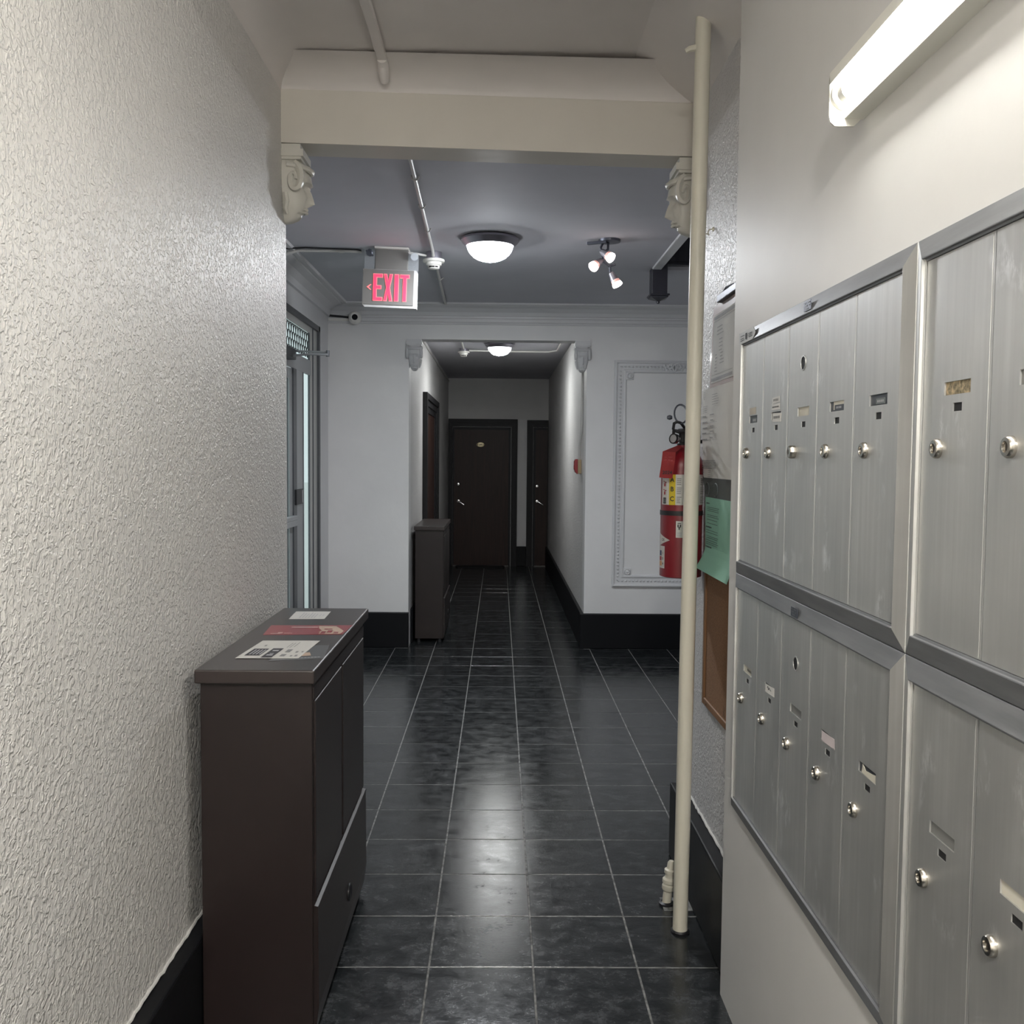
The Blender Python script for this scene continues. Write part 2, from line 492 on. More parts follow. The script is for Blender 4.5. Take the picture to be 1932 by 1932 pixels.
# crown mouldings of the lobby: picture rail, cove and ceiling bead
def crown(name, prof, fn, a0, a1, label):
    bm = B()
    v0 = [bm.verts.new(fn(a0, o, z)) for o, z in prof]; v1 = [bm.verts.new(fn(a1, o, z)) for o, z in prof]
    n = len(prof)
    for i in range(n): bm.faces.new([v0[i], v0[(i + 1) % n], v1[(i + 1) % n], v1[i]])
    bm.faces.new(v0); bm.faces.new(v1[::-1])
    return struct(name, bm, 'trim_paint', label)
rail = [(0, 2.648), (0.012, 2.650), (0.016, 2.663), (0.026, 2.668), (0.030, 2.690), (0.022, 2.700), (0.024, 2.712), (0.014, 2.720), (0.03, 2.745), (0.075, 2.772), (0.13, 2.784), (0.135, 2.790), (0.150, 2.786), (0.172, 2.786), (0.180, 2.7995), (0, 2.7995)]
crown('trim_3', rail, lambda x, o, z: (x, YFAR - o, z), XLOB, XLOB2, 'stepped crown moulding over the corridor opening')
rail2 = [(0, 2.700), (0.02, 2.702), (0.022, 2.715), (0.03, 2.745), (0.075, 2.772), (0.13, 2.784), (0.135, 2.790), (0.150, 2.786), (0.172, 2.786), (0.180, 2.7995), (0, 2.7995)]
crown('trim_4', rail2, lambda y, o, z: (XLOB + o, y, z), YEND, YFAR, 'crown moulding over the street entrance')

# baseboards
def baseboard(name, bm, label): return struct(name, bm, 'base_black', label)
def bb(bm, x0, x1, y0, y1): box(bm, x0, x1, y0, y1, 0.0, 0.29, 0.006)
bm = B(); bb(bm, XL, XL + 0.045, -2.5, YEND); baseboard('baseboard_left', bm, 'tall black baseboard along the left stucco wall')
bm = B(); bb(bm, XR - 0.05, XR, 2.69, YEND); baseboard('baseboard_right', bm, 'tall black baseboard beside the riser pipe')
bm = B(); bb(bm, XLOB, CXL + 0.004, YFAR - 0.045, YFAR); bb(bm, 0.675, XLOB2, YFAR - 0.045, YFAR); baseboard('baseboard_far', bm, 'tall black baseboards of the lobby end wall')
bm = B(); bb(bm, CXR - 0.03, CXR, YFAR2, YCORR); bb(bm, 0.68, CXR, YFAR, YFAR2); baseboard('baseboard_corridor_right', bm, 'black baseboard along the right corridor wall')
bm = B(); bb(bm, CXL, CXL + 0.02, YFAR2, 9.18); bb(bm, CXL, CXL + 0.02, 11.05, YCORR); baseboard('baseboard_corridor_left', bm, 'black baseboard along the left corridor wall')
bm = B(); bb(bm, 0.262, 0.40, YCORR - 0.03, YCORR); baseboard('baseboard_corridor_end', bm, 'short black baseboard between the two far doors')

# wrinkled caulk bead where the stucco meets the black baseboard
for nm, x, s_, y0_, y1_ in (('trim_5', XL, 1, 1.2, YEND), ('trim_6', XR, -1, 2.69, YEND)):
    bm = B(); pts = []
    y = y0_
    while y < y1_:
        pts.append((x + s_ * random.uniform(0.001, 0.004), y, 0.291 + random.uniform(-0.001, 0.006))); y += 0.022
    tube(bm, pts, 0.0045, 6)
    struct(nm, bm, 'wall_paint', 'uneven caulk line above the black baseboard', smooth=True)

# ground outside the entrance
struct('ground', box(B(), -30, -1.56, -10, 60, -0.2, -0.03), 'concrete', 'pavement outside the entrance')

# ------------------------------------------------------------------ floor and tiles
bm = B(); box(bm, -1.55, XLOB2 + 0.15, -2.65, YCORR + 0.15, -0.10, -0.0010)
floor = struct('floor', bm, 'grout', 'dark slate-look tiled floor with pale grout')
PX, PY, X0, Y0 = 0.3205, 0.3272, 0.117, 2.834
REG = [(XL, XR, -2.5, 3.9), (XLOB, XLOB2, YEND, YFAR), (CXL, CXR, 7.70, YCORR)]
tile_mesh = {}
def tile_bm(w_, d_, bm=None, cx=0, cy=0, tilt=0):
    bm = bm or B()
    g, t = 0.0028, 0.004
    a, c_ = w_ / 2 - g, d_ / 2 - g
    lo = [bm.verts.new((cx + sx * a, cy + sy * c_, -0.0012)) for sx, sy in ((-1, -1), (1, -1), (1, 1), (-1, 1))]
    hi = [bm.verts.new((cx + sx * (a - 0.0008), cy + sy * (c_ - 0.0008), 0.0)) for sx, sy in ((-1, -1), (1, -1), (1, 1), (-1, 1))]
    bm.faces.new(hi)
    for i in range(4): bm.faces.new([lo[i], lo[(i + 1) % 4], hi[(i + 1) % 4], hi[i]])
    return bm
rest = B()
for i in range(-6, 9):
    for j in range(-17, 35):
        cx0, cx1 = X0 + i * PX, X0 + (i + 1) * PX
        cy0, cy1 = Y0 + j * PY, Y0 + (j + 1) * PY
        best = None
        for (a, b_, c_, d) in REG:
            u0, u1, w0, w1 = max(cx0, a), min(cx1, b_), max(cy0, c_), min(cy1, d)
            if u1 - u0 > 0.03 and w1 - w0 > 0.03:
                ar = (u1 - u0) * (w1 - w0)
                if best is None or ar > best[0]: best = (ar, u0, u1, w0, w1)
        if not best: continue
        _, u0, u1, w0, w1 = best
        w_, d_ = u1 - u0, w1 - w0
        cx, cy = (u0 + u1) / 2, (w0 + w1) / 2
        if cy > 1.75 and cy < 11.4 and cx < 1.7:
            key = (round(w_, 3), round(d_, 3))
            if key not in tile_mesh:
                me = bpy.data.meshes.new('tile'); tb = tile_bm(w_, d_); tb.to_mesh(me); tb.free()
                me.materials.append(MATS['tile_slate']); tile_mesh[key] = me
            t = bpy.data.objects.new('tile', tile_mesh[key]); COL.objects.link(t)
            t.location = (cx, cy, random.uniform(-0.0002, 0.0))
            t.rotation_euler = (random.uniform(-0.0022, 0.0022), random.uniform(-0.0022, 0.0022), 0)
            set_parent(t, floor)
        else:
            tile_bm(w_, d_, rest, cx, cy)
o = obj('distant_tiles', rest, 'tile_slate', floor); o['kind'] = 'stuff'

# ------------------------------------------------------------------ entrance door (door_1) in the lobby left wall
XD = XLOB - 0.02
bm = B()
d1 = bpy.data.objects.new('door_1', None); COL.objects.link(d1); d1.location = (XLOB, 6.2, 0)
d1['kind'] = 'structure'; d1['label'] = 'glazed metal street entrance with transom and sidelight'
def part(name, material, parent, *boxes, bev=0.0, smooth=False):
    bm = B()
    for q in boxes: box(bm, *q, bev) if bev else box(bm, *q)
    return obj(name, bm, material, parent, smooth)
part('outer_frame', 'door_alu_dark', d1, (-1.418, XLOB + 0.006, 7.385, 7.43, 0, 2.565), (-1.418, XLOB + 0.006, 5.0, 7.43, 2.525, 2.565), (-1.418, XLOB + 0.006, 5.0, 5.05, 0, 2.565))
part('inner_frame', 'door_alu_pale', d1, (-1.418, XLOB - 0.012, 7.10, 7.385, 0, 2.525), (-1.418, XLOB - 0.012, 5.05, 7.10, 2.475, 2.525))
part('frame_bead', 'door_alu_dark', d1, (-1.418, XLOB - 0.006, 7.205, 7.225, 0, 2.525), (-1.418, XLOB - 0.006, 7.065, 7.085, 0.1, 2.17), (-1.418, XLOB - 0.006, 7.065, 7.085, 2.27, 2.475))
part('transom_bar', 'door_alu', d1, (-1.418, XLOB - 0.002, 5.05, 7.10, 2.165, 2.272))
part('mullion', 'door_alu', d1, (-1.418, XLOB - 0.004, 6.60, 6.85, 0, 2.165))
part('mullion_bead', 'door_alu_dark', d1, (-1.418, XLOB - 0.001, 6.815, 6.835, 0, 2.165), (-1.418, XLOB - 0.001, 6.50, 6.60, 0, 2.165))
part('sidelight_sill', 'door_alu', d1, (-1.418, XLOB - 0.004, 6.85, 7.10, 0, 0.12))
leaf = part('door_leaf', 'door_alu', d1, (-1.418, XLOB - 0.010, 6.40, 6.50, 0.01, 2.16), (-1.418, XLOB - 0.010, 5.45, 6.385, 2.085, 2.16), (-1.418, XLOB - 0.010, 5.45, 6.385, 0.01, 0.22), (-1.418, XLOB - 0.010, 5.05, 5.45, 0.01, 2.16))
part('pane', 'pane_glass', leaf, (-1.411, -1.408, 5.45, 6.40, 0.22, 2.085))
part('glazing_bead', 'door_alu_dark', leaf, (-1.418, XLOB - 0.006, 6.345, 6.353, 0.22, 2.085))
pb = part('push_bar', 'door_alu', leaf, (-1.40, XLOB + 0.035, 5.45, 6.46, 1.095, 1.135), (XLOB + 0.0, XLOB + 0.035, 5.45, 6.46, 1.135, 1.165), bev=0.004)
pl = part('pane', 'pane_glass', d1, (-1.411, -1.408, 6.85, 7.065, 0.12, 2.165))
pt = part('pane', 'pane_glass', d1, (-1.411, -1.408, 5.05, 7.065, 2.272, 2.475))
lk = part('strike_lock', 'black_rubber', d1, (-1.41, XLOB + 0.012, 6.53, 6.76, 1.232, 1.337), bev=0.004)
part('strike_plate', 'chrome', lk, (-1.40, XLOB + 0.014, 6.705, 6.725, 1.24, 1.33))
# patterned leaded transom
bm = B()
ly, lz = 0.072, 0.05
for r_ in range(0, 5):
    for k in range(0, 30):
        yc = 5.09 + k * ly + (ly / 2 if r_ % 2 else 0); zc = 2.262 + r_ * lz
        pts = []
        for q in range(7):
            a = pi * q / 6
            yy, zz = yc - cos(a) * ly / 2, zc + sin(a) * lz * 1.0
            if 2.274 < zz < 2.474 and 5.05 < yy < 7.065: pts.append((-1.4065, yy, zz))
        if len(pts) > 1: tube(bm, pts, 0.0036, 4)
lat = obj('lead_lattice', bm, 'lead', pt); lat['kind'] = 'stuff'
# door closer with its folded arms
cl = thing('door_closer', 'grey door closer with folded steel arms above the street entrance', 'door closer', (-1.36, 6.3, 2.2))
part('closer_body', 'door_alu_dark', cl, (XLOB - 0.004, XLOB + 0.055, 5.95, 6.33, 2.20, 2.27), bev=0.006)
bm = B(); tube(bm, [(-1.36, 6.22, 2.215), (-1.25, 6.28, 2.235), (-1.14, 6.33, 2.238)], 0.008, 8); obj('arm', bm, 'door_alu', cl, True)
bm = B(); tube(bm, [(-1.37, 6.34, 2.262), (-1.28, 6.33, 2.258), (-1.14, 6.345, 2.254)], 0.007, 8); obj('arm', bm, 'door_alu', cl, True)
bm = B(); lathe(bm, [(0, -0.02), (0.012, -0.02), (0.012, 0.02), (0, 0.02)], 12, Matrix.Translation((-1.14, 6.338, 2.246))); obj('pivot', bm, 'door_alu_dark', cl, True)

# ------------------------------------------------------------------ corridor doors
def dark_door(name, label, x0, x1, ztop, sx0, sx1, sz, plate=None, deadbolt=None, lever=None):
    d = bpy.data.objects.new(name, None); COL.objects.link(d); d.location = ((x0 + x1) / 2, YCORR, 0)
    d['kind'] = 'structure'; d['label'] = label
    Y = YCORR
    bm = B()
    for k, (e, t) in enumerate(((0.0, 0.055), (0.035, 0.040), (0.075, 0.028))):
        a, b_, zt = x0 + (sx0 - x0) * e / 0.1, x1 - (x1 - sx1) * e / 0.1, ztop - (ztop - sz) * e / 0.1
        a2, b2, zt2 = x0 + (sx0 - x0) * min(1, (e + 0.035) / 0.1), x1 - (x1 - sx1) * min(1, (e + 0.035) / 0.1), ztop - (ztop - sz) * min(1, (e + 0.035) / 0.1)
        box(bm, a, a2, Y - t, Y, 0, zt); box(bm, b2, b_, Y - t, Y, 0, zt); box(bm, a2, b2, Y - t, Y, zt2, zt)
    obj('casing', bm, 'dark_frame', d)
    slab = part('slab', 'dark_wood', d, (sx0, sx1, Y - 0.02, Y, 0.012, sz))
    part('threshold', 'threshold', d, (sx0 - 0.01, sx1 + 0.01, Y - 0.06, Y - 0.02, 0.0, 0.012))
    if plate:
        Mx = Matrix.Translation((plate[0], Y - 0.02, plate[1])) @ Matrix.Rotation(pi / 2, 4, 'X')
        bm = B(); lathe(bm, [(0, 0.006), (0.05, 0.005), (0.056, 0)], 24, Mx @ Matrix.Diagonal((1.05, 0.62, 1, 1)))
        pl_ = obj('number_plate', bm, 'brass_plate', slab, True)
        text_obj('#4', 0.036, Mx @ Matrix.Translation((0, 0, 0.0075)), 'lock_dark', pl_, 'digit_marks')
    if deadbolt:
        bm = B(); lathe(bm, [(0, 0.016), (0.018, 0.014), (0.024, 0.0)], 16, aim((deadbolt[0], Y - 0.02, deadbolt[1]), (0, -1, 0)))
        obj('deadbolt', bm, 'chrome', slab, True)
    if lever:
        bm = B(); lathe(bm, [(0, 0.012), (0.02, 0.010), (0.024, 0)], 16, aim((lever[0], Y - 0.02, lever[1]), (0, -1, 0)))
        tube(bm, [(lever[0], Y - 0.03, lever[1]), (lever[0], Y - 0.06, lever[1]), (lever[0] + 0.025, Y - 0.065, lever[1] - 0.012), (lever[0] + 0.085, Y - 0.065, lever[1] - 0.05)], 0.008, 8)
        obj('lever_handle', bm, 'chrome', slab, True)
    return d
dark_door('door_2', 'dark brown wooden door with oval number plate at the corridor end', CXL + 0.005, 0.262, 2.135, -0.655, 0.135, 1.98, (-0.273, 1.765), (-0.592, 1.19), (-0.590, 0.945))
dark_door('door_3', 'narrow view of a second dark door beside the right corridor wall', 0.40, CXR - 0.002, 2.125, 0.525, 0.70, 1.985, None, (0.553, 1.17), (0.555, 0.95))
# side door in the left corridor wall
d4 = bpy.data.objects.new('door_4', None); COL.objects.link(d4); d4.location = (CXL, 10, 0); d4['kind'] = 'structure'; d4['label'] = 'dark framed door in the left corridor wall'
bm = B()
for (a, b_, zt, t) in ((9.20, 11.03, 2.20, 0.045), (9.30, 10.93, 2.14, 0.03), (9.40, 10.83, 2.08, 0.018)):
    w_ = 0.10
    box(bm, CXL, CXL + t, a, a + w_, 0, zt); box(bm, CXL, CXL + t, b_ - w_, b_, 0, zt); box(bm, CXL, CXL + t, a + w_, b_ - w_, zt - 0.06, zt)
obj('casing', bm, 'dark_frame', d4)
part('slab', 'dark_wood', d4, (CXL, CXL + 0.008, 9.50, 10.73, 0.01, 2.02))
# doormat
bm = B(); prism(bm, [(-0.60, 13.70), (-0.62, 13.60), (-0.58, 13.50), (-0.45, 13.46), (-0.05, 13.46), (0.06, 13.50), (0.09, 13.60), (0.07, 13.70)], 0.0, 0.016, 'Z')
dm = thing('doormat', 'thin black doormat in front of the numbered door', 'doormat', (-0.27, 13.58, 0))
obj('mat_body', bm, 'mat_rubber', dm)
bm = B(); prism(bm, [(-0.56, 13.68), (-0.57, 13.60), (-0.54, 13.53), (-0.44, 13.49), (-0.06, 13.49), (0.03, 13.53), (0.05, 13.60), (0.03, 13.68)], 0.016, 0.020, 'Z')
obj('mat_pile', bm, 'base_black', dm)

# ------------------------------------------------------------------ wall panel moulding
FX0, FX1, FZ0, FZ1 = 0.935, 1.915, 0.512, 2.375
pm = bpy.data.objects.new('trim_7', None); COL.objects.link(pm); pm.location = (1.42, YFAR, FZ0); pm['kind'] = 'structure'; pm['label'] = 'ornate raised plaster panel frame on the lobby end wall'
def rect_frame(prof, x0, x1, z0, z1, yf):
    bm = B(); rings = []
    for d, h in prof:
        rings.append([bm.verts.new(p) for p in ((x0 + d, yf - h, z0 + d), (x1 - d, yf - h, z0 + d), (x1 - d, yf - h, z1 - d), (x0 + d, yf - h, z1 - d))])
    for a, c_ in zip(rings, rings[1:]):
        for i in range(4): bm.faces.new([a[i], a[(i + 1) % 4], c_[(i + 1) % 4], c_[i]])
    return bm
obj('panel_frame', rect_frame([(0, 0), (0.002, 0.022), (0.012, 0.028), (0.022, 0.024), (0.028, 0.012), (0.075, 0.009), (0.08, 0.016), (0.09, 0.018), (0.098, 0.014), (0.104, 0)], FX0, FX1, FZ0, FZ1, YFAR), 'trim_paint', pm)
bm = B()
def leafbit(bm, cx, cz, ang):
    M = Matrix.Translation((cx, YFAR - 0.010, cz)) @ Matrix.Rotation(ang, 4, 'Y')
    vs_ = [bm.verts.new(M @ Vector(p)) for p in ((-0.016, 0, -0.007), (0.0, -0.003, -0.012), (0.016, 0, -0.002), (0.0, -0.003, 0.010), (0, -0.012, 0))]
    for i in range(4): bm.faces.new([vs_[i], vs_[(i + 1) % 4], vs_[4]])
n = int((FZ1 - FZ0 - 0.1) / 0.03)
for i in range(n):
    z = FZ0 + 0.06 + i * 0.03
    leafbit(bm, FX0 + 0.052, z, pi / 2 - 0.7); leafbit(bm, FX1 - 0.052, z, pi / 2 + 0.7)
n = int((FX1 - FX0 - 0.1) / 0.03)
for i in range(n):
    x = FX0 + 0.06 + i * 0.03
    leafbit(bm, x, FZ0 + 0.052, 0.6); leafbit(bm, x, FZ1 - 0.052, 0.6)
o = obj('leaf_carving', bm, 'trim_paint', pm); o['kind'] = 'stuff'
for (cx, cz) in ((FX0 + 0.128, FZ0 + 0.128), (FX0 + 0.128, FZ1 - 0.128), (FX1 - 0.128, FZ0 + 0.128), (FX1 - 0.128, FZ1 - 0.128)):
    bm = B(); box(bm, cx - 0.031, cx + 0.031, YFAR - 0.014, YFAR, cz - 0.031, cz + 0.031, 0.003)
    lathe(bm, [(0, 0.030), (0.008, 0.028), (0.010, 0.020), (0.016, 0.018), (0.022, 0.024), (0.026, 0.014)], 14, aim((cx, YFAR, cz), (0, -1, 0)))
    obj('rosette', bm, 'trim_paint', pm, True)
bm = B()
for k in range(9):
    t = k / 8
    for s_ in (-1, 1):
        cx, cz = 1.425 + s_ * (0.012 + 0.075 * t), FZ1 - 0.058 + 0.016 * sin(k * 2.1)
        lathe(bm, [(0, 0.034 - 0.012 * t), (0.010, 0.030 - 0.012 * t), (0.016, 0.008)], 8, aim((cx, YFAR, cz), (0.3 * s_, -1, 0.3 * sin(k))))
for s_ in (-1, 1):
    tube(bm, [(1.425 + s_ * (0.02 + 0.035 * cos(a)), YFAR - 0.024, FZ1 - 0.062 + 0.035 * sin(a)) for a in [q * 0.5 for q in range(11)]], 0.007, 6)
obj('crest_ornament', bm, 'trim_paint', pm, True)

# ------------------------------------------------------------------ corbels (carved heads)
HEAD = [(0.0, 0.070, .058), (-0.010, 0.074, .062), (-0.03, 0.086, .066), (-0.05, 0.097, .066), (-0.068, 0.100, .064), (-0.078, 0.099, .062), (-0.088, 0.086, .060),
        (-0.098, 0.083, .058), (-0.110, 0.084, .056), (-0.130, 0.082, .054), (-0.150, 0.079, .050), (-0.163, 0.076, .046), (-0.172, 0.077, .042), (-0.178, 0.071, .040),
        (-0.184, 0.072, .038), (-0.190, 0.060, .036), (-0.200, 0.060, .033), (-0.210, 0.050, .028), (-0.219, 0.028, .020), (-0.224, 0.006, .010)]
def head_bm(bm, M, s=1.0):
    rings = []
    seg = 24
    for (z, f_, w_) in HEAD:
        r_ = []
        for k in range(seg + 1):
            a = -pi / 2 + pi * k / seg
            x = f_ * max(0.0, cos(a)) ** 0.55
            y = w_ * sin(a)
            nose = math.exp(-(a / 0.16) ** 2)
            nz = max(0, 1 - abs(z + 0.15) / 0.055) if z < -0.15 else max(0, 1 - abs(z + 0.15) / 0.075)
            if z < -0.16: nz *= 0.3
            x += 0.032 * nose * nz
            # eye sockets and mouth corners
            for sgn in (-1, 1):
                x -= 0.012 * math.exp(-((a - sgn * 0.42) / 0.16) ** 2 - ((z + 0.098) / 0.010) ** 2)
                x += 0.008 * math.exp(-((a - sgn * 0.42) / 0.22) ** 2 - ((z + 0.130) / 0.02) ** 2)
                x += 0.007 * math.exp(-((a - sgn * 0.40) / 0.25) ** 2 - ((z + 0.079) / 0.006) ** 2)
            r_.append(bm.verts.new(M @ (Vector((x, y, z)) * s)))
        rings.append(r_)
    for a_, c_ in zip(rings, rings[1:]):
        for k in range(seg): bm.faces.new([a_[k], a_[k + 1], c_[k + 1], c_[k]])
    bm.faces.new(rings[-1]); bm.faces.new(rings[0])
def corbel(label, loc, M, s, material, depth=0.14, deep=0.0):
    t = thing('corbel', label, 'corbel', loc, 'carved head corbels')
    def T(p): return M @ (Vector(p) * s)
    bm = B(); head_bm(bm, M, s); obj('head', bm, material, t, True)
    bm = B()
    def blk(x1, y_, z0, z1, x0=0.0):
        vs_ = [bm.verts.new(T((x, y, z))) for x in (x0, x1) for y in (-y_, y_) for z in (z0, z1)]
        for f in [(0, 1, 3, 2), (4, 6, 7, 5), (0, 4, 5, 1), (2, 3, 7, 6), (0, 2, 6, 4), (1, 5, 7, 3)]: bm.faces.new([vs_[i] for i in f])
    blk(0.072, 0.066, 0.0, 0.010); blk(0.082, 0.072, 0.010, 0.036); blk(0.070, 0.066, 0.036, 0.056)
    obj('abacus', bm, material, t)
    for sgn in (-1, 1):
        bm = B()
        pts = []
        for q in range(26):
            a = q * 0.32; r_ = 0.044 * math.exp(-a * 0.17)
            pts.append(T((0.046 + r_ * 0.75 * sin(a) * 1.0, sgn * (0.060 + 0.0004 * q), -0.072 + r_ * 1.35 * cos(a))))
        tube(bm, pts, [0.0145 * s * (1 - 0.55 * q / 25) for q in range(26)], 6)
        tube(bm, [T((0.012, sgn * 0.060, -0.12)), T((0.016, sgn * 0.056, -0.15)), T((0.010, sgn * 0.05, -0.175)), T((0.016, sgn * 0.044, -0.196))], [0.010 * s, 0.011 * s, 0.010 * s, 0.006 * s], 6)
        obj('hair_curl', bm, material, t, True)
    bm = B()
    tube(bm, [T((0.02, -0.068, -0.018)), T((0.062, -0.060, -0.022)), T((0.092, -0.032, -0.028)), T((0.100, 0.0, -0.030)), T((0.092, 0.032, -0.028)), T((0.062, 0.060, -0.022)), T((0.02, 0.068, -0.018))], 0.011 * s, 8)
    obj('hair_band', bm, material, t, True)
    bm = B()
    for z_, rr2 in ((-0.172, 0.0065), (-0.184, 0.006)):
        tube(bm, [T((0.066, -0.018, z_)), T((0.078, -0.008, z_ + 0.002)), T((0.081, 0, z_)), T((0.078, 0.008, z_ + 0.002)), T((0.066, 0.018, z_))], [0.002 * s, rr2 * s, rr2 * s, rr2 * s, 0.002 * s], 6)
    obj('lips', bm, material, t, True)
    if deep:
        bm = B(); blk(0.085, 0.066, -0.17, 0.056, x0=-deep); obj('bracket_block', bm, material, t)
    return t
corbel('carved cream head corbel at the left end of the beam, in profile', (XL, 3.675, 2.45), Matrix.Translation((XL, 3.675, 2.668)), 1.0, 'corbel_paint')
corbel('carved head corbel at the right end of the beam, half hidden by the riser pipe', (XR, 3.675, 2.41), Matrix.Translation((XR, 3.675, 2.637)) @ Matrix.Rotation(pi, 4, 'Z'), 1.0, 'corbel_paint')
MR = Matrix.Rotation(-pi / 2, 4, 'Z')
for (lab, cx) in (('small carved head corbel at the left of the corridor opening', -0.698), ('small carved head corbel at the right of the corridor opening', 0.672)):
    t = corbel(lab, (cx, YFAR + 0.06, 2.29), Matrix.Translation((cx, YFAR + 0.03, 2.474)) @ MR, 0.9, 'trim_paint')
    bm = B(); s_ = -1 if cx < 0 else 1
    xw = CXL if cx < 0 else CXR
    box(bm, min(xw, cx - s_ * 0.045), max(xw, cx - s_ * 0.045), YFAR + 0.03, YFAR2, 2.335, 2.528)
    obj('bracket_block', bm, 'trim_paint', t)

# ------------------------------------------------------------------ mailboxes
def ring_frame(prof, y0, y1, z0, z1, xw, sides=(0, 1, 2, 3)):
    bm = B(); rings = []
    for d, h in prof:
        rings.append([bm.verts.new(p) for p in ((xw - h, y0 + d, z0 + d), (xw - h, y1 - d, z0 + d), (xw - h, y1 - d, z1 - d), (xw - h, y0 + d, z1 - d))])
    for a, c_ in zip(rings, rings[1:]):
        for i in sides: bm.faces.new([a[i], a[(i + 1) % 4], c_[(i + 1) % 4], c_[i]])
    bmesh.ops.delete(bm, geom=[v for v in bm.verts if not v.link_faces], context='VERTS')
    return bm
def plate(yc, zc, holes, xf, xb):
    """plate in the YZ plane with rectangular holes; yc, zc cut positions; holes set of cell indices."""
    bm = B()
    ny, nz = len(yc) - 1, len(zc) - 1
    vf = [[bm.verts.new((xf, y, z)) for z in zc] for y in yc]
    vb_ = [[bm.verts.new((xb, y, z)) for z in zc] for y in yc]
    solid = lambda i, j: 0 <= i < ny and 0 <= j < nz and (i, j) not in holes
    for i in range(ny):
        for j in range(nz):
            if not solid(i, j): continue
            bm.faces.new([vf[i][j], vf[i][j + 1], vf[i + 1][j + 1], vf[i + 1][j]])
            for (di, dj, e) in ((-1, 0, ((i, j), (i, j + 1))), (1, 0, ((i + 1, j), (i + 1, j + 1))), (0, -1, ((i, j), (i + 1, j))), (0, 1, ((i, j + 1), (i + 1, j + 1)))):
                if not solid(i + di, j + dj):
                    (a, b_), (c_, d) = e
                    bm.faces.new([vf[a][b_], vf[c_][d], vb_[c_][d], vb_[a][b_]])
    return bm
XDOOR = 0.6455
MB = {  # per (column, row): card styles from the far door towards the viewer
    (0, 1): ['black', 'white_low', 'cream', 'black_cream', 'black'],
    (0, 0): ['cream_ink', 'hand', 'grey', 'pink', 'torn'],
    (1, 1): ['stained', 'grey', 'grey', 'black', 'cream'],
    (1, 0): ['grey', 'tan', 'grey', 'cream', 'black'],
}
ORD = ['first', 'second', 'third', 'fourth', 'fifth']
